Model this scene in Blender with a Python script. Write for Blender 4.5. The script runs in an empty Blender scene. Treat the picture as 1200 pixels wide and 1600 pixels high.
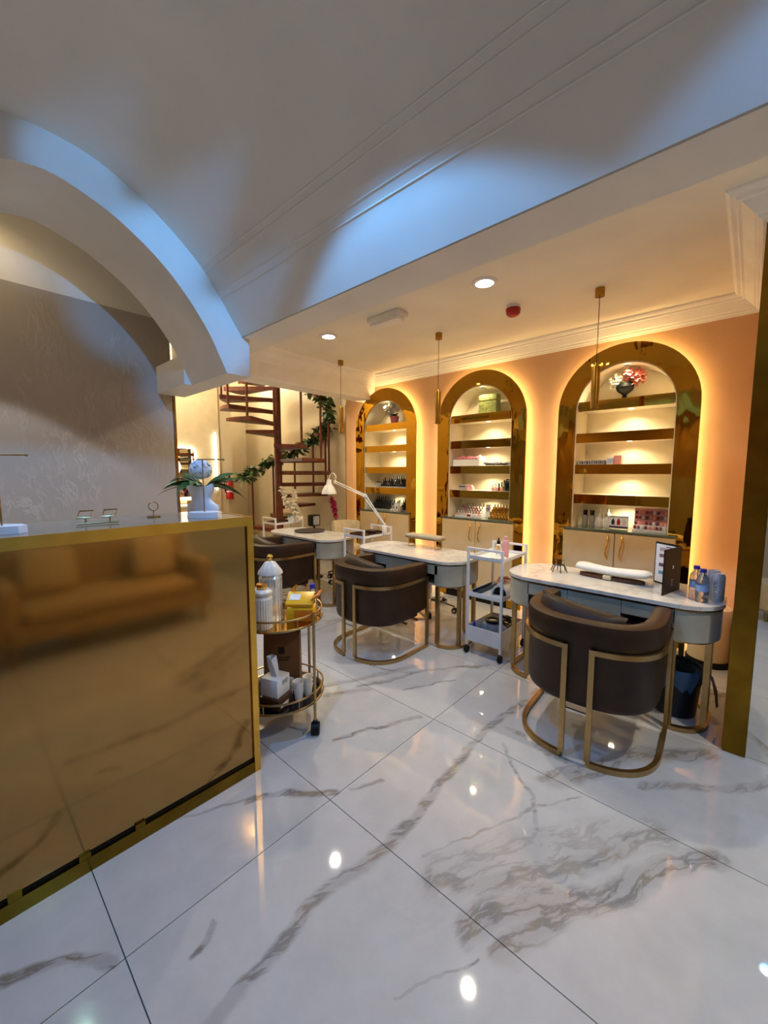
import bpy, bmesh, math, random
from mathutils import Vector, Matrix
random.seed(7)
PI = math.pi
sc = bpy.context.scene
C = sc.collection

# ------------------------------------------------------------------ camera, world, exposure
CAM_H = 1.46
cam_d = bpy.data.cameras.new('camera')
cam_d.sensor_fit = 'VERTICAL'
cam_d.sensor_height = 36.0
cam_d.lens = 36.0 * 630.0 / 1600.0
cam_d.clip_start = 0.02
cam = bpy.data.objects.new('camera', cam_d)
C.objects.link(cam)
cam.location = (0, 0, CAM_H)
cam.rotation_euler = (math.radians(90) - math.atan(62 / 630.0), 0, math.radians(42.3))
sc.camera = cam
w = bpy.data.worlds.new('world')
sc.world = w
w.use_nodes = True
w.node_tree.nodes['Background'].inputs[0].default_value = (0.55, 0.62, 0.75, 1)
w.node_tree.nodes['Background'].inputs[1].default_value = 0.15
vs = sc.view_settings
vs.view_transform = 'Standard'
vs.look = 'None'
vs.exposure = 0.0
vs.gamma = 1.0
vs.use_curve_mapping = False

COOL = (0.11, 0.42, 1.0)
COOL2 = (0.78, 0.86, 1.0)
WARM = (1.0, 0.76, 0.44)
NEUT = (1.0, 0.88, 0.68)
SHELF = (1.0, 0.84, 0.52)
LED = (1.0, 0.77, 0.35)
P_CROWN = 106.0      # cool downlights in the vault crown
P_ARCH_FILL = 190.0   # added unseen cool spots washing the arch face
P_INTR = 55.0       # cool downlight in the arch
P_DOWN = 84.0       # neutral downlights of the nail bar ceiling
P_LEFT_FILL = 26.0      # added unseen downlights brightening the counter side
P_NICHE = 8.5       # shelf spots
P_PEND = 5.0
P_HALL_FILL = 125.0  # lamps added to brighten the stair hall
P_BEHIND_FILL = 14.0  # added warm fill above the stone wall
P_WINDOW_FILL = 6.0  # added cool fill outside the unseen window
E_LED = 21.0        # emission of the backlight strips


def lamp(kind, name, loc, energy, color, parent=None, target=None, size=0.05, angle=120, blend=0.15, sy=None, bat=0.0):
    ld = bpy.data.lights.new(name, kind)
    ld.energy = energy
    ld.color = color
    if kind == 'SPOT':
        ld.spot_size = math.radians(angle)
        ld.spot_blend = blend
        ld.shadow_soft_size = size
    elif kind == 'AREA':
        ld.size = size
        if sy:
            ld.shape = 'RECTANGLE'
            ld.size_y = sy
    else:
        ld.shadow_soft_size = size
    if bat:   # batwing distribution: stronger towards the rim of the beam
        ld.use_nodes = True
        nt = ld.node_tree
        em = nt.nodes['Emission']
        tc = nt.nodes.new('ShaderNodeTexCoord')
        sp = nt.nodes.new('ShaderNodeSeparateXYZ')
        ab = nt.nodes.new('ShaderNodeMath')
        ab.operation = 'ABSOLUTE'
        mr = nt.nodes.new('ShaderNodeMapRange')
        nt.links.new(tc.outputs['Normal'], sp.inputs[0])
        nt.links.new(sp.outputs[2], ab.inputs[0])
        nt.links.new(ab.outputs[0], mr.inputs[0])
        mr.inputs[1].default_value = 0.85
        mr.inputs[2].default_value = 0.58
        mr.inputs[3].default_value = 1.0
        mr.inputs[4].default_value = bat
        nt.links.new(mr.outputs[0], em.inputs['Strength'])
    o = bpy.data.objects.new(name, ld)
    C.objects.link(o)
    d = Vector(target) - Vector(loc) if target else Vector((0, 0, -1))
    o.rotation_euler = d.to_track_quat('-Z', 'Y').to_euler()
    o.location = loc
    if parent:
        o.parent = parent
    return o


# ------------------------------------------------------------------ mesh helpers
class MB:
    def __init__(self):
        self.bm = bmesh.new()

    def box(self, c, s, bevel=0.0, seg=2, rz=0.0, rot=None):
        r = bmesh.ops.create_cube(self.bm, size=1.0)
        vs_ = r['verts']
        m = Matrix.Translation(c) @ (rot if rot else Matrix.Rotation(rz, 4, 'Z')) @ Matrix.Diagonal((s[0], s[1], s[2], 1))
        bmesh.ops.transform(self.bm, matrix=m, verts=vs_)
        if bevel > 0:
            es = list({e for v in vs_ for e in v.link_edges})
            bmesh.ops.bevel(self.bm, geom=es, offset=bevel, segments=seg, profile=0.5, affect='EDGES')
        return self

    def span(self, a, b, bevel=0.0, seg=2):
        c = [(a[i] + b[i]) / 2 for i in range(3)]
        s = [abs(b[i] - a[i]) for i in range(3)]
        return self.box(c, s, bevel, seg)

    def loops(self, rings, closed_ring=True, closed_path=False, cap=True):
        bm = self.bm
        vr = [[bm.verts.new(p) for p in ring] for ring in rings]
        n = len(vr[0])
        m = len(vr)
        for i in range(m if closed_path else m - 1):
            a, b = vr[i], vr[(i + 1) % m]
            for j in range(n if closed_ring else n - 1):
                k = (j + 1) % n
                try:
                    bm.faces.new((a[j], a[k], b[k], b[j]))
                except ValueError:
                    pass
        if cap and closed_ring and not closed_path:
            for ring in (vr[0], vr[-1]):
                try:
                    bm.faces.new(ring)
                except ValueError:
                    pass
        return self

    def tube(self, pts, r, n=8, closed=False, cap=True):
        pts = [Vector(p) for p in pts]
        m = len(pts)
        rings = []
        prev = None
        for i, p in enumerate(pts):
            if closed:
                t = pts[(i + 1) % m] - pts[i - 1]
            else:
                t = pts[min(i + 1, m - 1)] - pts[max(i - 1, 0)]
            t.normalize()
            if prev is None:
                up = Vector((0, 0, 1)) if abs(t.z) < 0.95 else Vector((1, 0, 0))
                nrm = (up - t * up.dot(t)).normalized()
            else:
                nrm = (prev - t * prev.dot(t))
                nrm = nrm.normalized() if nrm.length > 1e-6 else t.orthogonal().normalized()
            prev = nrm
            bn = t.cross(nrm)
            rr = r[i] if isinstance(r, (list, tuple)) else r
            rings.append([p + (nrm * math.cos(2 * PI * k / n) + bn * math.sin(2 * PI * k / n)) * rr for k in range(n)])
        return self.loops(rings, True, closed, cap)

    def bar(self, pts, wd, ht, closed=False):
        """flat bar: wd across (horizontal), ht along z or, for upright runs, along the run's side"""
        pts = [Vector(p) for p in pts]
        m = len(pts)
        rings = []
        for i, p in enumerate(pts):
            if closed:
                t = pts[(i + 1) % m] - pts[i - 1]
            else:
                t = pts[min(i + 1, m - 1)] - pts[max(i - 1, 0)]
            t.normalize()
            side = t.cross(Vector((0, 0, 1)))
            side = side.normalized() if side.length > 1e-4 else Vector((1, 0, 0))
            up = side.cross(t).normalized()
            rings.append([p + side * sx * wd / 2 + up * sz * ht / 2 for sx, sz in ((-1, -1), (1, -1), (1, 1), (-1, 1))])
        return self.loops(rings, True, closed)

    def lathe(self, prof, c=(0, 0, 0), n=24, cap=True, ax=None):
        rings = []
        for r, z in prof:
            rings.append([Vector((c[0] + r * math.cos(2 * PI * k / n), c[1] + r * math.sin(2 * PI * k / n), c[2] + z)) for k in range(n)])
        return self.loops(rings, True, False, cap)

    def cyl(self, c, r, h, n=20, r2=None):
        return self.lathe([(r, 0), (r2 if r2 is not None else r, h)], c, n)

    def prism(self, poly, z0, z1, axis='z', bevel=0.0):
        """poly 2D extruded along axis ('z': xy, 'y': xz, 'x': yz)"""
        def P(p, t):
            if axis == 'z':
                return (p[0], p[1], t)
            if axis == 'y':
                return (p[0], t, p[1])
            return (t, p[0], p[1])
        bm = self.bm
        a = [bm.verts.new(P(p, z0)) for p in poly]
        b = [bm.verts.new(P(p, z1)) for p in poly]
        n = len(poly)
        es = [bm.edges.new((a[i], a[(i + 1) % n])) for i in range(n)]
        f1 = bmesh.ops.triangle_fill(bm, use_beauty=True, use_dissolve=False, edges=es)
        es = [bm.edges.new((b[i], b[(i + 1) % n])) for i in range(n)]
        f2 = bmesh.ops.triangle_fill(bm, use_beauty=True, use_dissolve=False, edges=es)
        for i in range(n):
            bm.faces.new((a[i], a[(i + 1) % n], b[(i + 1) % n], b[i]))
        return self

    def sphere(self, c, r, s=(1, 1, 1), u=16, v=10, rot=None):
        m = Matrix.Translation(c) @ (rot if rot else Matrix.Identity(4)) @ Matrix.Diagonal((r * s[0], r * s[1], r * s[2], 1))
        bmesh.ops.create_uvsphere(self.bm, u_segments=u, v_segments=v, radius=1.0, matrix=m)
        return self

    def quad(self, *ps):
        self.bm.faces.new([self.bm.verts.new(p) for p in ps])
        return self

    def leaf(self, base, direction, length, width, droop=0.3, seg=5, twist=0.0, fold=0.15):
        d = Vector(direction).normalized()
        up = Vector((0, 0, 1))
        side = d.cross(up)
        side = side.normalized() if side.length > 1e-3 else Vector((1, 0, 0))
        side = (Matrix.Rotation(twist, 3, d) @ side)
        b = Vector(base)
        rows = []
        for i in range(seg + 1):
            t = i / seg
            wd = width * (math.sin(PI * min(1, (t * 0.93 + 0.07))) ** 0.8) * 0.5
            p = b + d * length * t + Vector((0, 0, -droop * length * t * t))
            lift = Vector((0, 0, fold * wd))
            rows.append((p - side * wd + lift, p, p + side * wd + lift))
        self.loops(rows, False, False, False)
        return self


def finish(mb, smooth=35):
    bm = mb.bm
    bmesh.ops.recalc_face_normals(bm, faces=bm.faces[:])
    me = bpy.data.meshes.new('m')
    bm.to_mesh(me)
    bm.free()
    if smooth:
        me.shade_smooth()
        me.set_sharp_from_angle(angle=math.radians(smooth))
    return me


def obj(name, mb, mat, parent=None, loc=None, rz=0.0, smooth=35, label=None):
    me = mb if isinstance(mb, bpy.types.Mesh) else finish(mb, smooth)
    me.name = name
    if mat is not None and not me.materials:
        me.materials.append(mat)
    o = bpy.data.objects.new(name, me)
    C.objects.link(o)
    if parent:
        o.parent = parent
    if loc is not None:
        o.location = loc
    if rz:
        o.rotation_euler = (0, 0, rz)
    if label:
        o['label'] = label
    return o


def tag(o, label, cat, group=None):
    o['label'] = label
    o['category'] = cat
    if group:
        o['group'] = group
    return o


def thing(name, label, cat, loc=(0, 0, 0), rz=0.0, group=None):
    o = bpy.data.objects.new(name, None)
    o.empty_display_size = 0.05
    C.objects.link(o)
    o.location = loc
    o.rotation_euler = (0, 0, rz)
    return tag(o, label, cat, group)


def struct(name, mb, mat, parent=None, smooth=35):
    o = obj(name, mb, mat, parent, smooth=smooth)
    if parent is None:
        o['kind'] = 'structure'
    return o


def copy_tree(o, parent=None):
    c = o.copy()
    C.objects.link(c)
    c.parent = parent
    for ch in list(o.children):
        copy_tree(ch, c)
    return c


# ------------------------------------------------------------------ materials
def lin(h):
    h = h.lstrip('#')
    r = []
    for i in (0, 2, 4):
        v = int(h[i:i + 2], 16) / 255
        r.append(v / 12.92 if v <= 0.04045 else ((v + 0.055) / 1.055) ** 2.4)
    return tuple(r) + (1.0,)


class NT:
    def __init__(self, name):
        self.m = bpy.data.materials.new(name)
        self.m.use_nodes = True
        self.t = self.m.node_tree
        self.b = self.t.nodes['Principled BSDF']

    def n(self, typ, **kw):
        nd = self.t.nodes.new(typ)
        for k, v in kw.items():
            setattr(nd, k, v)
        return nd

    def l(self, a, b):
        self.t.links.new(a, b)

    def math(self, op, a, b=None, clamp=False):
        nd = self.n('ShaderNodeMath', operation=op)
        nd.use_clamp = clamp
        for i, x in enumerate((a, b)):
            if x is None:
                continue
            if isinstance(x, (int, float)):
                nd.inputs[i].default_value = x
            else:
                self.l(x, nd.inputs[i])
        return nd.outputs[0]

    def noise(self, vec, scale, detail=3.0, rough=0.5):
        nd = self.n('ShaderNodeTexNoise')
        nd.inputs['Scale'].default_value = scale
        nd.inputs['Detail'].default_value = detail
        nd.inputs['Roughness'].default_value = rough
        if vec is not None:
            self.l(vec, nd.inputs['Vector'])
        return nd

    def ramp(self, fac, stops):
        nd = self.n('ShaderNodeValToRGB')
        cr = nd.color_ramp
        while len(cr.elements) > 2:
            cr.elements.remove(cr.elements[-1])
        for i, (p, c) in enumerate(stops):
            e = cr.elements[i] if i < 2 else cr.elements.new(p)
            e.position = p
            e.color = c
        self.l(fac, nd.inputs[0])
        return nd.outputs[0]

    def mix(self, fac, a, b):
        nd = self.n('ShaderNodeMix', data_type='RGBA')
        if isinstance(fac, (int, float)):
            nd.inputs[0].default_value = fac
        else:
            self.l(fac, nd.inputs[0])
        for i, x in ((6, a), (7, b)):
            if isinstance(x, tuple):
                nd.inputs[i].default_value = x
            else:
                self.l(x, nd.inputs[i])
        return nd.outputs[2]

    def bump(self, h, strength, dist=0.01):
        nd = self.n('ShaderNodeBump')
        nd.inputs['Strength'].default_value = strength
        nd.inputs['Distance'].default_value = dist
        self.l(h, nd.inputs['Height'])
        self.l(nd.outputs[0], self.b.inputs['Normal'])


def pm(name, col, col2=None, scale=8.0, rough=0.5, metal=0.0, bump=0.0, bscale=None, bdist=0.01, coat=0.0, trans=0.0, ior=1.45, spec=0.5, sheen=0.0, alpha=1.0, detail=3.0):
    """plain procedural material: two tones mixed by noise, optional relief"""
    t = NT(name)
    tc = t.n('ShaderNodeTexCoord').outputs['Object']
    if isinstance(col, str):
        col = lin(col)
    if col2 is None:
        col2 = tuple(c * 0.9 for c in col[:3]) + (1,)
    elif isinstance(col2, str):
        col2 = lin(col2)
    nz = t.noise(tc, scale, detail)
    f = t.ramp(nz.outputs[0], [(0.35, (0, 0, 0, 1)), (0.65, (1, 1, 1, 1))])
    t.l(t.mix(f, col, col2), t.b.inputs['Base Color'])
    t.b.inputs['Roughness'].default_value = rough
    t.b.inputs['Metallic'].default_value = metal
    t.b.inputs['Coat Weight'].default_value = coat
    t.b.inputs['Transmission Weight'].default_value = trans
    t.b.inputs['IOR'].default_value = ior
    t.b.inputs['Specular IOR Level'].default_value = spec
    t.b.inputs['Sheen Weight'].default_value = sheen
    t.b.inputs['Alpha'].default_value = alpha
    if bump:
        t.bump(t.noise(tc, bscale or scale, 4).outputs[0], bump, bdist)
    return t.m


def emit(name, col, strength):
    t = NT(name)
    t.b.inputs['Base Color'].default_value = (0.8, 0.8, 0.8, 1)
    t.b.inputs['Emission Color'].default_value = tuple(col[:3]) + (1,)
    t.b.inputs['Emission Strength'].default_value = strength
    return t.m


def floor_material(x0=9.0, x1=9.0, y0=9.0, y1=9.0):
    """marble for one tile: only the drawn veins that cross it are wired in"""
    bx0, bx1, by0, by1 = x0 - .2, x1 + .2, y0 - .2, y1 + .2
    t = NT('polished_marble_tile')
    pos = t.n('ShaderNodeNewGeometry').outputs['Position']
    rnd = t.n('ShaderNodeObjectInfo').outputs['Random']
    wn = t.noise(pos, 2.2, 4, 0.55)
    wv = t.n('ShaderNodeVectorMath', operation='SUBTRACT')
    t.l(wn.outputs['Color'], wv.inputs[0])
    wv.inputs[1].default_value = (0.5, 0.5, 0.5)
    ws = t.n('ShaderNodeVectorMath', operation='SCALE')
    t.l(wv.outputs[0], ws.inputs[0])
    ws.inputs['Scale'].default_value = 0.20
    wa = t.n('ShaderNodeVectorMath', operation='ADD')
    t.l(pos, wa.inputs[0])
    t.l(ws.outputs[0], wa.inputs[1])
    wp = wa.outputs[0]
    fine = t.noise(pos, 14, 5, 0.65).outputs[0]
    fine2 = t.noise(pos, 5, 5, 0.6).outputs[0]
    veins = [  # polyline, half width, darkness
        ([(-0.98, 0.35), (-0.98, 0.81), (-0.97, 1.06), (-0.99, 1.49), (-1.03, 2.0), (-0.97, 2.6)], 0.030, 0.62),
        ([(-0.77, 1.09), (-0.60, 1.19), (-0.40, 1.51), (-0.17, 1.86)], 0.045, 0.5),
        ([(-0.57, 1.06), (-0.42, 1.32), (-0.27, 1.5), (-0.02, 1.85)], 0.055, 0.62),
        ([(-0.45, 1.07), (-0.33, 1.45)], 0.045, 0.6),
        ([(-1.51, 0.01), (-1.42, 0.19), (-1.34, 0.28)], 0.022, 0.75),
        ([(-1.58, 0.84), (-1.49, 0.98), (-1.31, 1.14)], 0.022, 0.7),
        ([(-1.76, 0.5), (-1.58, 0.87)], 0.010, 0.4),
        ([(-1.6, 1.34), (-1.38, 1.86)], 0.018, 0.7),
        ([(-1.9, 1.85), (-1.6, 2.47), (-1.4, 2.69)], 0.022, 0.6),
        ([(-2.15, 2.07), (-1.74, 2.19)], 0.012, 0.5),
        ([(-0.92, 2.09), (-0.49, 2.02)], 0.03, 0.5),
        ([(-0.62, 1.88), (-0.34, 2.34), (-0.1, 2.6)], 0.06, 0.6),
        ([(-1.99, 1.56), (-1.84, 1.86)], 0.03, 0.55),
        ([(-0.84, 1.14), (-0.49, 1.86)], 0.008, 0.4),
        ([(-0.65, 0.74), (-0.5, 1.02)], 0.006, 0.5),
        ([(-1.17, 0.41), (-1.22, 0.49)], 0.012, 0.7),
        ([(-0.75, 1.12), (-0.42, 1.62), (-0.2, 1.84)], 0.10, 0.30),
        ([(-1.28, 1.2), (-1.2, 1.32)], 0.012, 0.5),
        ([(-1.66, 2.0), (-1.52, 2.2), (-1.45, 2.32)], 0.010, 0.5),
        ([(-0.9, 1.95), (-0.62, 1.72), (-0.55, 1.55)], 0.012, 0.45),
        ([(-2.2, 1.45), (-1.9, 2.05), (-1.78, 2.3)], 0.03, 0.4),
        ([(-0.3, 2.1), (0.0, 2.35), (0.2, 2.6)], 0.03, 0.45),
    ]
    total = None
    core = None
    for poly, hw, dark in veins:
        for (x0, y0), (x1, y1) in zip(poly[:-1], poly[1:]):
            if max(x0, x1) < bx0 or min(x0, x1) > bx1 or max(y0, y1) < by0 or min(y0, y1) > by1:
                continue
            L = math.hypot(x1 - x0, y1 - y0)
            tx, ty = (x1 - x0) / L, (y1 - y0) / L
            du = t.n('ShaderNodeVectorMath', operation='DOT_PRODUCT')
            t.l(wp, du.inputs[0])
            du.inputs[1].default_value = (tx, ty, 0)
            u = t.math('SUBTRACT', du.outputs['Value'], x0 * tx + y0 * ty + L / 2)
            dv = t.n('ShaderNodeVectorMath', operation='DOT_PRODUCT')
            t.l(wp, dv.inputs[0])
            dv.inputs[1].default_value = (-ty, tx, 0)
            v = t.math('ABSOLUTE', t.math('SUBTRACT', dv.outputs['Value'], -x0 * ty + y0 * tx))
            uo = t.math('MAXIMUM', t.math('SUBTRACT', t.math('ABSOLUTE', u), L / 2), 0.0)
            d = t.math('SQRT', t.math('ADD', t.math('MULTIPLY', v, v), t.math('MULTIPLY', uo, uo)))
            mr = t.n('ShaderNodeMapRange', interpolation_type='SMOOTHSTEP')
            t.l(d, mr.inputs[0])
            mr.inputs[1].default_value = hw * 1.25
            mr.inputs[2].default_value = hw * 0.35
            mr.inputs[3].default_value = 0.0
            mr.inputs[4].default_value = dark
            total = mr.outputs[0] if total is None else t.math('MAXIMUM', total, mr.outputs[0])
    # general faint veins away from the drawn ones
    off = t.n('ShaderNodeCombineXYZ')
    t.l(t.math('MULTIPLY', rnd, 37.0), off.inputs[0])
    t.l(t.math('MULTIPLY', rnd, 91.0), off.inputs[1])
    pa = t.n('ShaderNodeVectorMath', operation='ADD')
    t.l(pos, pa.inputs[0])
    t.l(off.outputs[0], pa.inputs[1])
    mp = t.n('ShaderNodeMapping')
    t.l(pa.outputs[0], mp.inputs[0])
    mp.inputs['Rotation'].default_value = (0, 0, math.radians(28))
    mps = t.n('ShaderNodeMapping')
    t.l(mp.outputs[0], mps.inputs[0])
    mps.inputs['Scale'].default_value = (1.35, 0.42, 1)
    mp = mps
    g = t.noise(mp.outputs[0], 1.25, 7, 0.62).outputs[0]
    ridge = t.math('ABSOLUTE', t.math('SUBTRACT', g, 0.5))
    gv = t.n('ShaderNodeMapRange', interpolation_type='SMOOTHSTEP')
    t.l(ridge, gv.inputs[0])
    gv.inputs[1].default_value = 0.022
    gv.inputs[2].default_value = 0.0
    gv.inputs[3].default_value = 0.0
    gv.inputs[4].default_value = 0.55
    gmask = t.ramp(t.noise(pa.outputs[0], 1.1, 2).outputs[0], [(0.52, (0, 0, 0, 1)), (0.66, (1, 1, 1, 1))])
    sx = t.n('ShaderNodeSeparateXYZ')
    t.l(pos, sx.inputs[0])
    far = t.n('ShaderNodeMapRange')
    t.l(sx.outputs[1], far.inputs[0])
    far.inputs[1].default_value = 1.9
    far.inputs[2].default_value = 2.8
    farx = t.n('ShaderNodeMapRange')
    t.l(sx.outputs[0], farx.inputs[0])
    farx.inputs[1].default_value = 0.2
    farx.inputs[2].default_value = 0.6
    fm = t.math('MAXIMUM', far.outputs[0], farx.outputs[0], True)
    gen = t.math('MULTIPLY', t.math('MULTIPLY', gv.outputs[0], gmask), t.math('ADD', t.math('MULTIPLY', fm, 0.9), 0.1))
    mp2 = t.n('ShaderNodeMapping')
    t.l(wp, mp2.inputs[0])
    mp2.inputs['Rotation'].default_value = (0, 0, math.radians(27))
    mps2 = t.n('ShaderNodeMapping')
    t.l(mp2.outputs[0], mps2.inputs[0])
    mps2.inputs['Scale'].default_value = (2.1, 0.45, 1)
    mp2 = mps2
    fine = t.noise(mp2.outputs[0], 7.0, 6, 0.6).outputs[0]
    streak = t.n('ShaderNodeMapRange', interpolation_type='SMOOTHSTEP')
    t.l(t.math('ABSOLUTE', t.math('SUBTRACT', fine, 0.5)), streak.inputs[0])
    streak.inputs[1].default_value = 0.0
    streak.inputs[2].default_value = 0.07
    streak.inputs[3].default_value = 1.15
    streak.inputs[4].default_value = 0.45
    vein = gen if total is None else t.math('MAXIMUM', t.math('MULTIPLY', total, streak.outputs[0]), gen)
    clouds = t.ramp(fine2, [(0.4, lin('#b9b8b8')), (0.75, lin('#adadad'))])
    vcol = t.ramp(t.noise(pos, 6, 4).outputs[0], [(0.45, lin('#5c5855')), (0.72, lin('#85714f'))])
    t.l(t.mix(vein, clouds, vcol), t.b.inputs['Base Color'])
    t.b.inputs['Roughness'].default_value = 0.03
    t.b.inputs['Specular IOR Level'].default_value = 0.8
    return t.m


def marble_top(name, base='#d9d2c8', vein='#a39684', scale=2.2, rough=0.12):
    t = NT(name)
    pos = t.n('ShaderNodeNewGeometry').outputs['Position']
    g = t.noise(pos, scale, 7, 0.62).outputs[0]
    ridge = t.math('ABSOLUTE', t.math('SUBTRACT', g, 0.5))
    gv = t.n('ShaderNodeMapRange', interpolation_type='SMOOTHSTEP')
    t.l(ridge, gv.inputs[0])
    gv.inputs[1].default_value = 0.035
    gv.inputs[2].default_value = 0.0
    t.l(t.mix(t.math('MULTIPLY', gv.outputs[0], 0.45), lin(base), lin(vein)), t.b.inputs['Base Color'])
    t.b.inputs['Roughness'].default_value = rough
    return t.m


def plaster_panel():
    """grey-beige wall covering with raised streaky relief"""
    t = NT('streaked_stone_wallpaper')
    pos = t.n('ShaderNodeNewGeometry').outputs['Position']
    wn = t.noise(pos, 1.8, 3)
    mp = t.n('ShaderNodeMapping')
    mp.inputs['Scale'].default_value = (1, 2.6, 0.75)
    mp.inputs['Rotation'].default_value = (math.radians(18), 0, 0)
    ad = t.n('ShaderNodeVectorMath', operation='ADD')
    sc_ = t.n('ShaderNodeVectorMath', operation='SCALE')
    t.l(wn.outputs['Color'], sc_.inputs[0])
    sc_.inputs['Scale'].default_value = 0.35
    t.l(pos, ad.inputs[0])
    t.l(sc_.outputs[0], ad.inputs[1])
    t.l(ad.outputs[0], mp.inputs[0])
    g = t.noise(mp.outputs[0], 3.4, 7, 0.66).outputs[0]
    ridge = t.math('ABSOLUTE', t.math('SUBTRACT', g, 0.52))
    gv = t.n('ShaderNodeMapRange', interpolation_type='SMOOTHSTEP')
    t.l(ridge, gv.inputs[0])
    gv.inputs[1].default_value = 0.045
    gv.inputs[2].default_value = 0.0
    mask = t.ramp(t.noise(pos, 2.0, 2).outputs[0], [(0.42, (0, 0, 0, 1)), (0.62, (1, 1, 1, 1))])
    f = t.math('MULTIPLY', gv.outputs[0], mask)
    t.l(t.mix(t.math('MULTIPLY', f, 0.4), lin('#aca193'), lin('#d3cabc')), t.b.inputs['Base Color'])
    t.b.inputs['Roughness'].default_value = 0.55
    t.bump(f, 0.35, 0.01)
    return t.m


def wavy_gold(name, col, rough, strength, scale, dist):
    t = NT(name)
    pos = t.n('ShaderNodeNewGeometry').outputs['Position']
    mp = t.n('ShaderNodeMapping')
    mp.inputs['Scale'].default_value = (1.0, 1.0, 0.45)
    t.l(pos, mp.inputs[0])
    nz = t.noise(mp.outputs[0], scale, 2.0, 0.5)
    t.b.inputs['Base Color'].default_value = lin(col)
    t.b.inputs['Metallic'].default_value = 1.0
    t.b.inputs['Roughness'].default_value = rough
    t.bump(nz.outputs[0], strength, dist)
    return t.m


M = {}
M['tile'] = floor_material()
M['grout'] = pm('grout', '#6d6a68', rough=0.8)
M['paint'] = pm('ceiling_paint', '#eae4d8', '#e4ded2', scale=3, rough=0.75)
M['paint_warm'] = pm('cream_ceiling_paint', '#f0e9d8', '#eae3d2', scale=3, rough=0.7)
M['cornice'] = pm('white_plaster', '#f6f1e8', '#f0eae0', scale=5, rough=0.6)
M['peach'] = pm('peach_wall_paint', '#dcb084', '#d6a97c', scale=4, rough=0.62, bump=0.03, bscale=60)
M['hall'] = pm('beige_wall_paint', '#d6c6a4', '#cebd9a', scale=2.5, rough=0.45, bump=0.05, bscale=5)
M['panelwall'] = plaster_panel()
M['niche'] = pm('blush_textured_plaster', '#eee2c8', '#e6d8bc', scale=6, rough=0.6, bump=0.25, bscale=18, bdist=0.006)
M['goldmirror'] = wavy_gold('gold_mirror_steel', '#b98a2c', 0.03, 0.6, 6.0, 0.012)
M['goldfascia'] = wavy_gold('gold_mirror_fascia', '#b98a2c', 0.04, 0.2, 6.0, 0.006)
M['goldpanel'] = wavy_gold('gold_counter_panel', '#b98f54', 0.09, 0.05, 3.0, 0.006)
M['goldtrim'] = pm('polished_brass_trim', '#f2bf55', '#e6b048', scale=12, rough=0.24, metal=1.0)
M['goldsatin'] = pm('satin_gold_metal', '#b59a6a', '#a98e5e', scale=20, rough=0.32, metal=1.0)
M['goldpier'] = pm('brushed_gold_cladding', '#8a6a22', '#7a5c1a', scale=9, rough=0.22, metal=1.0)
M['brass'] = pm('brass', '#b58a3a', '#a67c30', scale=10, rough=0.25, metal=1.0)
M['mirror'] = pm('mirror_glass', '#e6e6df', '#e2e2da', scale=2, rough=0.0, metal=1.0)
M['stone'] = marble_top('counter_stone', '#8a7a68', '#a8967f', 1.6, 0.1)
M['marbletop'] = marble_top('desk_marble', '#cfc8bc', '#a79a86', 2.4, 0.1)
M['velvet'] = pm('grey_green_velvet', '#a89f88', '#948b76', scale=5, rough=0.75, sheen=0.3, bump=0.05, bscale=30)
M['niche_brown'] = pm('brown_shelf_liner', '#6e432b', '#5c3622', scale=12, rough=0.6)
M['leather'] = pm('brown_leather', '#372211', '#2e1c0d', scale=10, rough=0.48, spec=0.3, bump=0.06, bscale=90)
M['leather2'] = pm('brown_leather_pillow', '#301d0e', '#28180b', scale=8, rough=0.5, spec=0.3, bump=0.08, bscale=12)
M['white_metal'] = pm('white_powder_coat', '#dcdad6', '#d4d2ce', scale=15, rough=0.4)
M['cream_door'] = pm('cream_cabinet_lacquer', '#cdb48a', '#c6ad83', scale=7, rough=0.4)
M['black'] = pm('black_plastic', '#0b0b0b', '#121212', scale=20, rough=0.5, spec=0.25)
M['blackgloss'] = pm('black_gloss', '#0a0a0c', '#121216', scale=9, rough=0.12)
M['chrome'] = pm('chrome', '#cfcfcf', '#bdbdbd', scale=9, rough=0.12, metal=1.0)
M['glass'] = pm('clear_glass', (1, 1, 1, 1), (0.97, 0.98, 0.98, 1), rough=0.02, trans=1.0, ior=1.45)
M['glassgrey'] = pm('grey_glass_top', '#5c6558', '#525b50', scale=5, rough=0.05)
M['led'] = emit('warm_led_strip', LED, E_LED)
M['ledwhite'] = emit('white_led_tube', (1.0, 0.95, 0.85), 9.0)
M['lens'] = emit('downlight_lens', (0.95, 0.97, 1.0), 30.0)
M['lens_cool'] = emit('cool_downlight_lens', (0.75, 0.88, 1.0), 25.0)
M['lens_warm'] = emit('warm_spot_lens', (1.0, 0.85, 0.6), 6.0)
M['red'] = pm('red_plastic', '#b01515', '#a01010', scale=9, rough=0.35)
M['white'] = pm('white_plastic', '#e6e3dd', '#dedbd4', scale=9, rough=0.4)
M['ceramic'] = pm('white_ceramic', '#e9ecf2', '#e0e4ec', scale=6, rough=0.35, bump=0.04, bscale=9)
M['redwood'] = pm('stained_mahogany', '#6e3219', '#552411', scale=14, rough=0.42)
M['leaf'] = pm('dark_green_leaf', '#2f4a22', '#4c6a2c', scale=14, rough=0.5)
M['leafpale'] = pm('striped_green_leaf', '#3f5a2c', '#74863c', scale=22, rough=0.45)
M['rose'] = pm('blush_rose_petal', '#e0b8a0', '#cf9a86', scale=30, rough=0.7)
M['petalwhite'] = pm('white_petal', '#efe8da', '#e2d9c4', scale=30, rough=0.7)
M['petalblue'] = pm('pale_hydrangea_petal', '#eae7e8', '#d8d5da', scale=40, rough=0.7)
M['petalpink'] = pm('pink_petal', '#eaa090', '#dd8478', scale=30, rough=0.7)
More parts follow.
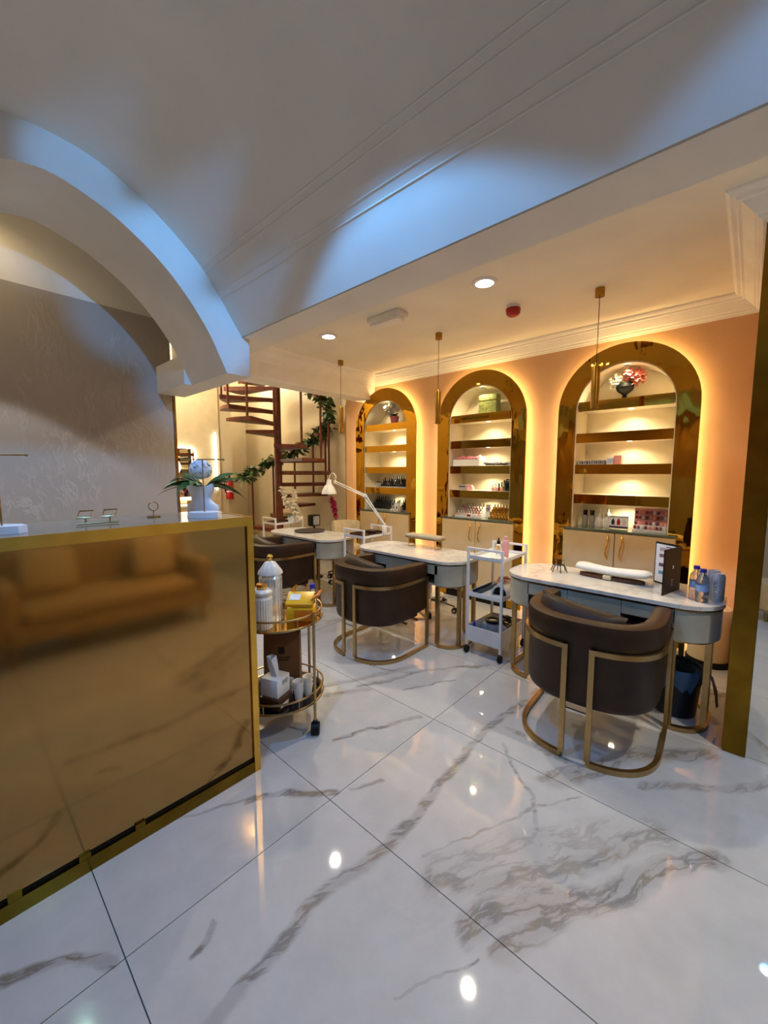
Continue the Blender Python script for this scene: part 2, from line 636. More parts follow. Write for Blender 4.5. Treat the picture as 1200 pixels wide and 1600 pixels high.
M['petalmagenta'] = pm('magenta_petal', '#b4285a', '#93204a', scale=20, rough=0.6)
M['bin'] = pm('navy_plastic', '#141c2c', '#0f1522', scale=9, rough=0.4)
M['liner'] = pm('blue_bin_liner', '#49647e', '#38506a', scale=14, rough=0.35, bump=0.6, bscale=18, bdist=0.02)
M['cream_fabric'] = pm('cream_fabric', '#c8b48c', '#bda880', scale=25, rough=0.85, bump=0.08, bscale=120)
M['taupe_fabric'] = pm('taupe_pad', '#a3967c', '#988b72', scale=25, rough=0.8, bump=0.08, bscale=100)
M['white_pad'] = pm('white_pad_leather', '#dcd8ce', '#d4d0c6', scale=10, rough=0.5)
M['sofa'] = pm('cream_sofa_fabric', '#b39a70', '#a98f66', scale=20, rough=0.85)
M['amber'] = pm('brown_tray_wood', '#4c2c1a', '#3a2012', scale=12, rough=0.35)
M['plate'] = pm('brown_placemat', '#3e3128', '#352a22', scale=30, rough=0.6)
M['kraft'] = pm('brown_kraft_paper', '#7a5430', '#6d4a2a', scale=6, rough=0.75)
M['darkprint'] = pm('dark_print', '#2e2018', '#281c14', scale=20, rough=0.7)
M['yellowbox'] = pm('yellow_snack_pack', '#e2b21e', '#d8a016', scale=10, rough=0.35)
M['orangebox'] = pm('orange_snack_pack', '#d8791e', '#c96a18', scale=10, rough=0.35)
M['pinkliquid'] = pm('pink_liquid_bottle', '#e8a3a0', '#e09690', scale=10, rough=0.15)
M['pink'] = pm('pink_card', '#e0a8a8', '#d49a9c', scale=14, rough=0.6)
M['pinktowel'] = pm('pink_towel', '#d98a94', '#cf7c88', scale=40, rough=0.9, bump=0.3, bscale=50)
M['greenbox'] = pm('green_glitter_box', '#5c6a3c', '#8b8a4e', scale=45, rough=0.35)
M['bottledark'] = pm('black_polish_bottle', '#141416', '#202026', scale=20, rough=0.15)
M['bottlewhite'] = pm('clear_polish_bottle', '#d8cfc8', '#c9b9b2', scale=20, rough=0.12)
M['bottlegold'] = pm('amber_polish_bottle', '#b98a3c', '#a87830', scale=20, rough=0.15)
M['bottlered'] = pm('red_polish_bottle', '#9a2a30', '#842028', scale=20, rough=0.12)
M['silver'] = pm('silver_cap', '#c9c4ba', '#b9b4aa', scale=14, rough=0.2, metal=1.0)
M['goldcap'] = pm('gold_cap', '#c79a48', '#b98c3c', scale=14, rough=0.2, metal=1.0)
M['greycard'] = pm('grey_printed_box', '#a9a4a6', '#8f8a90', scale=25, rough=0.5)
M['blue'] = pm('blue_plastic', '#2438b0', '#1e3098', scale=12, rough=0.3)
M['navytray'] = pm('navy_tray', '#16304a', '#12283e', scale=12, rough=0.35)
M['waterblue'] = pm('blue_bottle_label', '#8ea6cc', '#7c97c2', scale=18, rough=0.3)
M['clear'] = pm('clear_plastic', (0.93, 0.95, 0.97, 1), (0.9, 0.92, 0.95, 1), rough=0.03, trans=0.95, ior=1.3)
M['can'] = pm('silver_can', '#c4c8ce', '#a4acb8', scale=18, rough=0.3, metal=0.4)
M['canprint'] = pm('navy_can_print', '#1c2748', '#1a2340', scale=18, rough=0.35)
M['tealsw'] = pm('teal_swatch', '#5f98a4', '#5990a0', rough=0.3)
M['plumsw'] = pm('plum_swatch', '#5a3a56', '#50324c', rough=0.3)
M['rosesw'] = pm('rosewood_swatch', '#86605e', '#7a5654', rough=0.3)
M['mauvesw'] = pm('mauve_swatch', '#b09a9c', '#a89294', rough=0.3)
M['paper'] = pm('white_card', '#dcdce0', '#d6d6da', rough=0.6)
M['cream'] = pm('cream_plastic', '#d8c7a2', '#d0bf9a', scale=8, rough=0.4)
M['greyplaster'] = pm('grey_glass_shade', '#9a9a92', '#8c8c86', scale=9, rough=0.2)
M['ribbed'] = pm('ribbed_glass', (0.86, 0.87, 0.84, 1), (0.78, 0.79, 0.76, 1), scale=30, rough=0.08, trans=0.72, ior=1.25)
M['ribwhite'] = pm('white_ribbed_ceramic', '#d9d2c4', '#cfc8ba', scale=20, rough=0.3)
M['goldleafdish'] = pm('gold_tray', '#c79a2c', '#b98c22', scale=9, rough=0.12, metal=1.0)

# ------------------------------------------------------------------ the room
X0, X1 = -8.2, 3.2          # hall back wall, wall behind the camera
YL, YW = -2.2, 4.1          # wall on the left, arch wall
YHALL = 4.55
ZC = 2.75
ZS = 2.44
XA, XA2 = -2.817, -3.42     # near and far face of the transverse arch
XM = -4.02                  # stone-covered wall behind the reception counter
YV = 0.48                   # axis of the vault

fl = struct('floor', MB().span((X0 - .1, YL - .1, -0.12), (X1 + .1, YHALL + .1, -0.006)), M['grout'])
tile_me = {}
ix = -5
y = 0.273 - 0.8 * 4
while y < YHALL:
    x = -1.304 - 1.6 * 5
    while x < X1:
        a0, a1 = max(x, X0), min(x + 1.6, X1)
        b0, b1 = max(y, YL), min(y + 0.8, YHALL)
        if a1 - a0 > 0.02 and b1 - b0 > 0.02:
            near = a1 > -2.5 and a0 < .5 and b1 > -.2 and b0 < 2.9
            key = (round(a1 - a0, 3), round(b1 - b0, 3), (a0, b0) if near else 0)
            if key not in tile_me:
                tile_me[key] = finish(MB().box((0, 0, -0.003), (key[0] - .0035, key[1] - .0035, 0.006)), 0)
                tile_me[key].materials.append(floor_material(a0, a1, b0, b1) if near else M['tile'])
            obj('floor_tile', tile_me[key], None, fl, loc=((a0 + a1) / 2, (b0 + b1) / 2, 0))
        x += 1.6
    y += 0.8


def cr(pts, sub=5):
    """Catmull-Rom through 2D points"""
    P = [pts[0]] + list(pts) + [pts[-1]]
    out = []
    for i in range(1, len(P) - 2):
        p0, p1, p2, p3 = P[i - 1], P[i], P[i + 1], P[i + 2]
        for s in range(sub):
            t = s / sub
            out.append(tuple(0.5 * (2 * p1[k] + (p2[k] - p0[k]) * t + (2 * p0[k] - 5 * p1[k] + 4 * p2[k] - p3[k]) * t * t + (3 * p1[k] - p0[k] - 3 * p2[k] + p3[k]) * t ** 3) for k in (0, 1)))
    out.append(tuple(P[-2]))
    return out


EXT = [(0, 3.22), (.2, 3.2), (.39, 3.131), (.556, 3.029), (.723, 2.898), (.865, 2.754), (.981, 2.578), (1.075, ZS)]
INT = [(0, 3.022), (.22, 2.967), (.375, 2.89), (.543, 2.769), (.69, 2.617), (.83, 2.42), (.91, 2.26), (.955, 2.165)]


def both(h):
    r = [(-d, z) for d, z in h[::-1]] + h[1:]
    r = cr(r, 6)
    return [(YV + d, z) for d, z in r]


ext, inn = both(EXT), both(INT)
# barrel vault (thick shell) with two shallow bead mouldings
m = MB()
rings = []
for xx in (XA - .04, X1):
    rings.append([(xx, p[0], p[1]) for p in ext] + [(xx, YV + (p[0] - YV) * 1.08, p[1] + .1) for p in ext[::-1]])
m.loops(rings, True, False, True)
vault = struct('ceiling', m, M['paint'], smooth=40)


def vault_point(i_f):
    i = int(i_f)
    f = i_f - i
    a, b = ext[i], ext[min(i + 1, len(ext) - 1)]
    return a[0] + (b[0] - a[0]) * f, a[1] + (b[1] - a[1]) * f


def vault_z(yq):
    for a, b in zip(ext[:-1], ext[1:]):
        if a[0] <= yq <= b[0]:
            return a[1] + (b[1] - a[1]) * (yq - a[0]) / (b[0] - a[0])
    return ZS


for k, yq in enumerate((1.285, 1.31, 1.385, 1.41)):
    m = MB()
    pts = [(xx, yq, vault_z(yq) + .001) for xx in (XA + .01, -1.5, 0, 1.5, X1 - .01)]
    m.tube(pts, 0.005, 6)
    obj('bead_moulding', m, M['paint'], vault)

# transverse arch: face band, soffit and feet
m = MB()
m.loops([[(XA, i_[0], i_[1]), (XA, e_[0], e_[1] + .05), (XA2, e_[0], e_[1] + .05), (XA2, i_[0], i_[1])] for i_, e_ in zip(inn, ext)])
for sg, k in ((1, -1), (-1, 0)):
    i_, e_ = inn[k], ext[k]
    ye = YV + sg * 1.135
    q = [(i_[0], i_[1]), (ye, 2.165), (ye, ZS), (e_[0], ZS), (e_[0], ZS + .05)]
    m.loops([[(XA, *p) for p in q], [(XA2, *p) for p in q]])
struct('trim_1', m, M['paint'], smooth=40)
for s, nm in ((1, 'trim_2'), (-1, 'trim_3')):
    m = MB()
    ya, yb = sorted((YV + s * 0.90, YV + s * 1.135))
    m.span((XM + .001, ya, 2.165), (XA2, yb, 2.40))
    struct(nm, m, M['paint'])

# beams beside the vault
struct('trim_4', MB().span((-4.15, 1.569, ZS), (X1, 1.811, 3.2)), M['paint'])
struct('trim_5', MB().span((XM, YV - 1.331, ZS), (X1, YV - 1.077, 3.2)), M['paint'])
# transverse beam in front of the stairs
struct('trim_6', MB().span((-4.15, 1.811, ZS), (-3.9, YW + .0, 3.0)), M['cornice'])
# low ceilings
struct('ceiling_nail_bar', MB().span((-3.9, 1.811, ZC), (X1, YW, ZC + .1)), M['paint_warm'])
struct('ceiling_left', MB().span((XM, YL, ZC), (X1, YV - 1.331, ZC + .1)), M['paint_warm'])
struct('ceiling_behind_arch', MB().span((XM - .05, YV - 1.1, 3.34), (XA2 + .0, 1.6, 3.42)), M['paint_warm'])
struct('ceiling_hall', MB().span((X0, 1.2, 3.6), (-4.0, YHALL, 3.7)), M['hall'])
# header closing the gap above the arch
struct('trim_7', MB().span((XA2 + .001, YV - 1.1, 3.28), (XA - .05, 1.6, 3.42)), M['paint'])

# walls
NX = [-0.865, -2.25, -3.645]
NR, NO, NSP = 0.385, 0.537, 2.02


def arch_pts(cx, r, z0=0.0, seg=28):
    p = [(cx - r, z0)]
    p += [(cx - r * math.cos(PI * k / seg), NSP + r * math.sin(PI * k / seg)) for k in range(seg + 1)]
    p += [(cx + r, z0)]
    return p


loop = [(-4.49, 0)]
for cx in sorted(NX):
    loop += arch_pts(cx, NR)
loop += [(0.2, 0), (0.2, ZC + .05), (-4.49, ZC + .05)]
wall_right = struct('wall_right', MB().prism(loop, YW, YW + .34, axis='y'), M['peach'], smooth=30)
struct('wall_stair_side', MB().span((-4.49, YW + .0, ZC + .05), (-4.15, YW + .3, 3.6)), M['hall'])
struct('wall_hall_right', MB().span((X0, YHALL, 0), (-4.49, YHALL + .1, 3.6)), M['hall'])
struct('wall_hall_back', MB().span((X0 - .1, 1.2, 0), (X0, YHALL, 3.6)), M['hall'])
struct('wall_hall_left', MB().span((X0, 1.1, 0), (XM - .25, 1.2, 3.6)), M['hall'])
struct('wall_vanity', MB().span((-7.12, 1.2, 0), (-7.0, 3.37, 3.6)), M['cream'])
wb = struct('wall_back', MB().span((XM - .2, YL, 0), (XM - .012, 1.51, 3.4)), M['paint_warm'])
obj('stone_panel', MB().span((XM - .012, YL, 0), (XM, 1.50, 2.82)), M['panelwall'], wb)
obj('gold_edge', MB().span((XM - .2, 1.511, 0), (XM + .004, 1.53, 2.44)), M['brass'], wb)
struct('wall_left', MB().span((XM, YL - .1, 0), (X1, YL, ZC)), M['peach'])
# wall behind the camera with a window added for cool fill light
wf = struct('wall_front', MB().span((X1, YL, 0), (X1 + .15, -1.75, 3.4)).span((X1, 1.2, 0), (X1 + .15, YW, 3.4)).span((X1, -1.75, 2.3), (X1 + .15, 1.2, 3.4)), M['paint_warm'])
win = struct('fill_window_1', MB().span((X1 + .05, -1.75, 0.02), (X1 + .06, 1.2, 2.3)), M['glass'])  # unseen window, added to let in the cool fill
for yy in (-1.75, -.78, .22, 1.15):
    obj('fill_window_frame', MB().span((X1 + .02, yy, 0), (X1 + .1, yy + .05, 2.3)), M['goldpier'], win)
lamp('AREA', 'window_fill_light', (X1 + .35, -.27, 1.3), P_WINDOW_FILL, COOL, target=(0, -.27, 1.2), size=2.7, sy=2.2)  # added fill light just outside the made-up window

# pier with gold edge and wall mirror, right of the nail bar
pier = struct('wall_pier', MB().span((-.023, 2.70, 0), (X1, YW + .34, ZC)), M['peach'])
obj('gold_edge', MB().span((-.025, 2.678, 0), (.066, 2.70, 2.625)), M['goldpier'], pier)
obj('gold_edge', MB().span((-.027, 2.70, 0), (-.023, 3.0, 2.625)), M['goldpier'], pier)
obj('mirror_pane', MB().span((.068, 2.686, 0.0), (X1, 2.70, 2.625)), M['mirror'], pier)

# plaster cornice: along the transverse beam, the arch wall and the pier
CP = [(0.0, 2.618), (0.012, 2.618), (0.016, 2.632), (0.028, 2.636), (0.034, 2.650), (0.046, 2.655), (0.060, 2.672), (0.085, 2.695), (0.094, 2.706), (0.108, 2.709), (0.115, 2.722), (0.135, 2.726), (0.150, 2.738), (0.152, 2.75), (0.0, 2.75)]


def sweep_profile(path, prof):
    rings = []
    n = len(path)
    for i in range(n):
        p = Vector(path[i])
        ds = []
        if i > 0:
            ds.append((p - Vector(path[i - 1])).normalized())
        if i < n - 1:
            ds.append((Vector(path[i + 1]) - p).normalized())
        ns = [Vector((d.y, -d.x)) for d in ds]
        nv = ns[0] if len(ns) == 1 else (ns[0] + ns[1]) / (1 + ns[0].dot(ns[1]))
        rings.append([(p.x + nv.x * d, p.y + nv.y * d, z) for d, z in prof])
    return MB().loops(rings, True, False, True)


struct('trim_8', sweep_profile([(-3.9, 1.815), (-3.9, YW), (-.027, YW), (-.027, 2.678), (X1, 2.678)], CP), M['cornice'], smooth=25)
CP2 = [(d * 1.0, z - 0.0) for d, z in [(0, ZS + .0), (.012, ZS), (.012, ZS + .05), (.005, ZS + .055), (0, ZS + .055)]]
struct('baseboard_right', MB().span((-4.49, YW - .012, 0), (NX[2] - NO - .01, YW, .09)).span((NX[2] + NO + .01, YW - .012, 0), (NX[1] - NO - .01, YW, .09)).span((NX[1] + NO + .01, YW - .012, 0), (NX[0] - NO - .01, YW, .09)).span((NX[0] + NO + .01, YW - .012, 0), (-.03, YW, .09)), M['cornice'])
obj('gold_edge', MB().span((-4.505, YW - .004, 0), (-4.49, YW + .04, 2.44)), M['brass'], wall_right)

# ------------------------------------------------------------------ the three back-lit arch shelf units
ARCH_NAMES = {0: 'nearest the gold pier', 1: 'in the middle', 2: 'nearest the spiral stair'}
ARCH_ITEM = {0: 'holding the black vase', 1: 'holding the green box', 2: 'holding the pot of white flowers'}
SHELF_Z = [2.10, 1.815, 1.53, 1.255]
CAB_Z = 0.945
ND = 0.225   # niche depth


def arch_unit(i):
    cx = NX[i]
    t = thing('arch_shelf', 'back-lit gold arch shelf with cream cabinet, ' + ARCH_ITEM[i] + ' on top', 'shelf', (cx, YW, 0), group='arched gold wall shelves')
    o_ = arch_pts(0, NO, 0.012)
    i_ = arch_pts(0, NR - .003, 0.012)
    obj('mirror_surround', MB().prism(o_ + i_[::-1], -.095, -.081, axis='y'), M['goldmirror'], t)
    # led strip behind the edge of the surround
    m = MB()
    s_ = arch_pts(0, NO - .028, 0.03)
    m.bar([(p[0], -.058, p[1]) for p in s_], .012, .012)
    obj('led_strip', m, M['led'], t, smooth=0)
    # niche lining and back
    m = MB()
    lo = arch_pts(0, NR - .002, 0.9)
    li = arch_pts(0, NR - .012, 0.9)
    m.prism(lo + li[::-1], -.0805, ND + .01, axis='y')
    obj('niche_lining', m, M['niche'], t)
    obj('niche_back', MB().prism(arch_pts(0, NR - .013, 0.9), ND, ND + .012, axis='y'), M['niche'], t)
    for k, z in enumerate(SHELF_Z):
        hw = NR - .014 if z < NSP else math.sqrt((NR - .014) ** 2 - (z - NSP) ** 2)
        sh = obj('shelf', MB().span((-hw, -.062, z - .075), (hw, ND - .001, z)), M['niche'], t)
        obj('fascia', MB().span((-hw, -.072, z - .085), (hw, -.0625, z + .001)), M['goldfascia'], sh)
        if True:
            obj('spot_lens', MB().cyl((0.03, .08, z - .0785), .020, .0035, 16), M['lens_warm'], sh)
            lamp('SPOT', 'shelf_light', (0.03, .08, z - .082), P_NICHE, SHELF, t, size=.02, angle=150, blend=.6)
    ld = obj('niche_downlight', MB().lathe([(.034, 0), (.036, .004), (.026, .006), (.022, .0)], (0, -.02, NSP + NR - .024), 20), M['white'], t)
    obj('lens', MB().cyl((0, -.02, NSP + NR - .021), .022, .003, 16), M['lens_warm'], ld)
    lamp('SPOT', 'niche_light', (0, -.02, NSP + NR - .03), P_NICHE * 2.0, SHELF, t, size=.02, angle=150, blend=.5)
    # cabinet
    cw = 0.44
    cab = obj('cabinet_body', MB().span((-cw, -.10, .09), (cw, ND, CAB_Z - .018)), M['cream_door'], t)
    obj('plinth', MB().span((-cw + .01, -.085, .0), (cw - .01, ND, .088)), M['black'], cab)
    obj('worktop', MB().span((-cw - .004, -.125, CAB_Z - .017), (cw + .004, -.0965, CAB_Z)).span((-NR + .015, -.0965, CAB_Z - .017), (NR - .015, ND - .002, CAB_Z)), M['glassgrey'], t)
    for s in (-1, 1):
        a, b = sorted((s * .003, s * (cw - .002)))
        d = obj('cabinet_door', MB().span((a, -.119, .1), (b, -.101, CAB_Z - .024), .002, 1), M['cream_door'], t)
        pts = []
        for q in range(13):
            u = q / 12
            pts.append((s * .055 + .008 * math.sin(u * 2 * PI), -.124 - .026 * math.sin(PI * u) ** .6, .90 - .21 * u))
        m = MB()
        m.tube(pts, [.004 + .0035 * abs(math.sin(3 * PI * q / 12)) for q in range(13)], 8)
        obj('handle', m, M['goldtrim'], d, label='curved gold handle')
    return t


for i in range(3):
    arch_unit(i)

# ------------------------------------------------------------------ ceiling fittings of the nail bar


def downlight(x, y, z, label, power, color, lens, angle=125, blend=.25, r=.085, group=None, bat=0.0):
    t = thing('recessed_downlight', label, 'ceiling light', (x, y, z), group=group)
    obj('trim_ring', MB().lathe([(r * .72, -.002), (r * .74, -.010), (r, -.006), (r * 1.02, 0.0), (r * .72, 0.0)], n=32, cap=False), M['white'], t)
    obj('reflector', MB().lathe([(r * .72, -.002), (r * .45, -.0005), (r * .44, -.0002)], n=32, cap=False), M['lens_refl'], t)
    obj('lens', MB().cyl((0, 0, -.004), r * .45, .003, 24), lens, t)
    lamp('SPOT', 'downlight_lamp', (0, 0, -.02), power, color, t, size=.04, angle=angle, blend=blend, bat=bat)
    return t


M['lens_refl'] = emit('downlight_reflector', (0.85, 0.95, 1.0), 1.2)
downlight(-1.438, 2.60, ZC, 'larger round recessed ceiling downlight beside the red alarm', P_DOWN, NEUT, M['lens'], 150, .6)
downlight(-3.07, 2.59, ZC, 'round recessed ceiling downlight left of the emergency light box', P_DOWN, NEUT, M['lens'], 150, .6)
downlight(0.6, 2.2, ZC, 'round recessed ceiling downlight above the sofa corner', P_DOWN * 1.2, NEUT, M['lens'], 150, .6)
downlight(-3.1, -1.45, ZC, 'unseen ceiling downlight added to brighten behind the reception counter', P_LEFT_FILL, NEUT, M['lens'], 150, .6)  # added out of view to lift the counter wall
downlight(-.9, -1.5, ZC, 'unseen ceiling downlight added for fill on the left of the vault', P_LEFT_FILL * .8, NEUT, M['lens'], 150, .6)  # added out of view as more warm fill
for k, xx in enumerate((-1.25, 0.4, 2.05)):
    downlight(xx, YV, 3.217, ['cool white downlight in the vault crown nearest the arch', 'cool white downlight in the middle of the vault crown', 'cool white downlight in the vault crown by the added window'][k], P_CROWN * (1, .48, .35)[k], COOL, M['lens_cool'], 124, .07, r=.07, bat=1.75)
downlight(-3.15, .12, 2.885, 'cool white downlight inside the white arch above the counter', P_INTR, COOL2, M['lens_cool'], 92, .12, r=.06)

t = thing('fill_spot_bar', 'unseen three-head cool spot bar added in the vault to light the arch', 'spotlight', (-.5, .85, 2.90))  # made-up fixture, put in to wash the arch face blue
obj('mount', MB().cyl((0, 0, .012), .006, .225, 10).cyl((0, 0, .20), .03, .02, 16), M['white'], t)
obj('bar', MB().box((0, 0, .005), (.03, .24, .014), .004), M['white'], t)
for dy_, (ty, tz), pw, an in ((.09, (1.40, 2.42), 1.0, 16), (.0, (1.05, 2.82), 1.0, 17), (-.09, (.62, 3.06), .55, 15)):
    dv_ = (Vector((XA, ty, tz)) - Vector((-.5, .85 + dy_, 2.87))).normalized()
    hd0 = Vector((0, dy_, -.03))
    obj('fill_lamp_head', MB().tube([hd0 - dv_ * .03, hd0 + dv_ * .045], .026, 16), M['white'], t)
    lamp('SPOT', 'fill_spot', hd0 + dv_ * .05, P_ARCH_FILL * pw, COOL, t, target=hd0 + dv_, size=.03, angle=an, blend=.8)
downlight(-3.72, .1, 3.34, 'unseen warm downlight added in the ceiling behind the arch', P_BEHIND_FILL, WARM, M['lens_warm'], 160, .6, r=.06)  # added to warm the upper wall behind the arch

t = thing('emergency_light', 'white rectangular emergency light box on the ceiling', 'emergency light', (-2.318, 2.585, ZC))
obj('housing', MB().box((0, 0, -.022), (.34, .13, .044), .006), M['white'], t)
obj('diffuser', MB().box((0, 0, -.056), (.30, .10, .03), .008), M['cornice'], t)

t = thing('fire_alarm', 'red round fire alarm sounder on the ceiling', 'fire alarm', (-1.465, 3.106, ZC))
obj('base', MB().lathe([(.055, 0), (.055, -.02), (.05, -.022)]), M['white'], t)
obj('dome', MB().lathe([(.055, -.022), (.058, -.03), (.052, -.06), (.035, -.075), (.0, -.078)]), M['red'], t)

pend_lab = ['slim gold tube pendant lamp hanging before the arch with the black vase', 'slim gold tube pendant lamp hanging before the middle arch', 'slim gold tube pendant lamp hanging beside the stair garland']
for k, xx in enumerate((-.880, -2.248, -3.62)):
    t = thing('pendant_lamp', pend_lab[k], 'pendant lamp', (xx, 3.23, ZC), group='gold tube pendants over the desks')
    obj('canopy', MB().cyl((0, 0, -.055), .032, .055, 24), M['brass'], t)
    obj('cord', MB().tube([(0, 0, -.05), (0, 0, -.52)], .0025, 6), M['black'], t)
    obj('tube_shade', MB().lathe([(.0, -.51), (.010, -.51), (.012, -.53), (.026, -.532), (.027, -.54), (.027, -.83), (.022, -.83), (.022, -.80), (.0, -.80)], n=24), M['brass'], t)
    lamp('SPOT', 'pendant_bulb', (0, 0, -.81), P_PEND, WARM, t, size=.02, angle=80, blend=.4)

# ------------------------------------------------------------------ reception counter
CX0, CX1, CY0, CY1, CZ = -2.17, -1.705, -1.7, 0.965, 1.255
t = thing('reception_counter', 'long gold mirrored reception counter with bright brass edging', 'counter', (0, 0, 0))
obj('body', MB().span((CX0, CY0, .02), (CX1 - .02, CY1 - .004, CZ - .03)), M['goldpier'], t)
obj('front_panel', MB().span((CX1 - .02, CY0 + .02, .075), (CX1 - .008, CY1 - .032, CZ - .042)), M['goldpanel'], t)
obj('countertop', MB().span((CX0 - .01, CY0, CZ - .029), (CX1 - .012, CY1 - .012, CZ), .002, 1), M['stone'], t)
tr = obj('edge_trim', MB().span((CX1 - .0115, CY0, CZ - .040), (CX1 + .004, CY1, CZ + .002)), M['goldtrim'], t, label='bright brass edge strip')
obj('corner_trim', MB().span((CX1 - .03, CY1 - .030, .0), (CX1 + .004, CY1, CZ - .0405)), M['goldtrim'], t)
obj('corner_trim', MB().span((CX0 - .012, CY1 - .0115, CZ - .040), (CX1 - .012, CY1, CZ + .002)), M['goldtrim'], t)
obj('base_rail', MB().span((CX1 - .02, CY0 + .02, .0), (CX1 + .002, CY1 - .032, .055)), M['goldpier'], t)
obj('shadow_slot', MB().span((CX1 - .018, CY0 + .03, .055), (CX1 - .012, CY1 - .035, .075)), M['black'], t)
for yy in (.42, .24, .05, -.1, -.3):
    obj('slot_bridge', MB().span((CX1 - .012, yy, .055), (CX1 + .001, yy + .035, .075)), M['goldpier'], t)


def t_stand(x, y, rz, label):
    t = thing('jewellery_stand', label, 'jewellery stand', (x, y, CZ + .0005), rz, 'gold T-bar jewellery stands')
    n = 8
    pts = [(.062 * math.cos(2 * PI * (k + .5) / n) * 1.15, .045 * math.sin(2 * PI * (k + .5) / n) * 1.1) for k in range(n)]
    obj('base', MB().prism(pts, 0, .026, 'z'), M['ceramic'], t)
    obj('post', MB().tube([(0, 0, .024), (0, 0, .262)], .0028, 8), M['goldsatin'], t)
    m = MB().tube([(-.095, 0, .262), (.095, 0, .262)], .0026, 8)
    m.sphere((-.095, 0, .262), .005, u=8, v=6).sphere((.095, 0, .262), .005, u=8, v=6)
    obj('crossbar', m, M['goldsatin'], t)


t_stand(-1.86, .13, math.radians(48), 'gold T-shaped jewellery stand at the left edge of the counter')
t_stand(-1.83, .80, math.radians(44), 'gold T-shaped jewellery stand in front of the bust vase')

t = thing('ring_holder', 'small gold ring holder with two open frames on the counter', 'ring holder', (-1.90, .41, CZ + .0005), math.radians(88))
obj('base_bar', MB().tube([(-.07, 0, .006), (.07, 0, .006)], .004, 8), M['goldsatin'], t)
for s in (-1, 1):
    m = MB()
    m.tube([(s * .04, 0, .006), (s * .04, 0, .03)], .003, 6)
    m.tube([(s * .04 - .03, -.012, .030), (s * .04 + .015, -.012, .030), (s * .04 + .03, .014, .055), (s * .04 - .015, .014, .055)], .0035, 6, closed=True)
    obj('open_frame', m, M['goldsatin'], t)
t = thing('ring_holder', 'tiny gold hoop stand on the counter near the bust vase', 'ring holder', (-2.02, .65, CZ + .0005), math.radians(60))
obj('base', MB().lathe([(.028, 0), (.028, .005), (.0, .007)], n=16), M['goldsatin'], t)
obj('post', MB().tube([(0, 0, .005), (0, 0, .03)], .002, 6), M['goldsatin'], t)
obj('hoop', MB().tube([(.02 * math.cos(a), 0, .05 + .02 * math.sin(a)) for a in [2 * PI * k / 14 for k in range(14)]], .0022, 6, closed=True), M['goldsatin'], t)

# bust vase with hydrangea
vz = thing('bust_vase', 'white ceramic bust vase with hydrangea and striped leaves on the counter', 'vase', (-2.04, .885, CZ + .0005), math.radians(44))
rings = []
prof = [(.076, .046, 0), (.080, .05, .018), (.078, .046, .036), (.060, .040, .052), (.048, .038, .066), (.050, .042, .085), (.058, .048, .11), (.063, .052, .135), (.061, .052, .145), (.054, .044, .145), (.03, .025, .11)]
for a, b, z in prof:
    ring = []
    for k in range(28):
        th = 2 * PI * k / 28
        wob = 1 + .06 * math.sin(3 * th + z * 20) * (1 if z > .1 else .4)
        ring.append((a * math.cos(th) * wob, b * math.sin(th) * wob - .012 * (z > .05), z + (.012 * math.sin(2 * th + 1) if z > .14 else 0)))
    rings.append(ring)
obj('bust', MB().loops(rings), M['ceramic'], vz, smooth=60)
m = MB()
rnd = random.Random(3)
for k in range(170):
    th = rnd.uniform(0, 2 * PI)
    cz = rnd.uniform(-.6, 1)
    rr = math.sqrt(1 - cz * cz)
    p = Vector((rr * math.cos(th), rr * math.sin(th), cz))
    q = Vector((0, -.01, .215)) + p * .05
    u = p.orthogonal().normalized() * .012
    v = p.cross(u).normalized() * .012
    a = rnd.uniform(0, PI)
    u, v = u * math.cos(a) + v * math.sin(a), v * math.cos(a) - u * math.sin(a)
    m.quad(q + u + p * .003, q + v, q - u + p * .003, q - v)
m.sphere((0, -.01, .215), .046, u=14, v=10)
obj('hydrangea', m, M['petalblue'], vz, smooth=0)
for k in range(22):
    th = rnd.uniform(0, 2 * PI) if k > 11 else [.1, .5, 2.6, 3.0, 3.4, -.3, 2.2, .9, -.1, 3.1, .3, 2.85][k]
    el = rnd.uniform(.15, .9)
    m = MB()
    m.leaf((.02 * math.cos(th), .02 * math.sin(th), .135), (math.cos(th), math.sin(th) * .7, el), rnd.uniform(.15, .21), rnd.uniform(.034, .05), rnd.uniform(.2, .6), 6, twist=rnd.uniform(-.9, .9))
    obj('leaf', m, M['leafpale'] if k % 3 else M['leaf'], vz, smooth=60)

# ------------------------------------------------------------------ nail desks
DZ = 0.742


def stadium(hl, hd, r, n=10):
    pts = []
    for cx, cy, a0 in ((hl - r, -hd + r, -PI / 2), (hl - r, hd - r, 0), (-hl + r, hd - r, PI / 2), (-hl + r, -hd + r, PI)):
        for k in range(n + 1):
            a = a0 + PI / 2 * k / n
            pts.append((cx + r * math.cos(a), cy + r * math.sin(a)))
    return pts


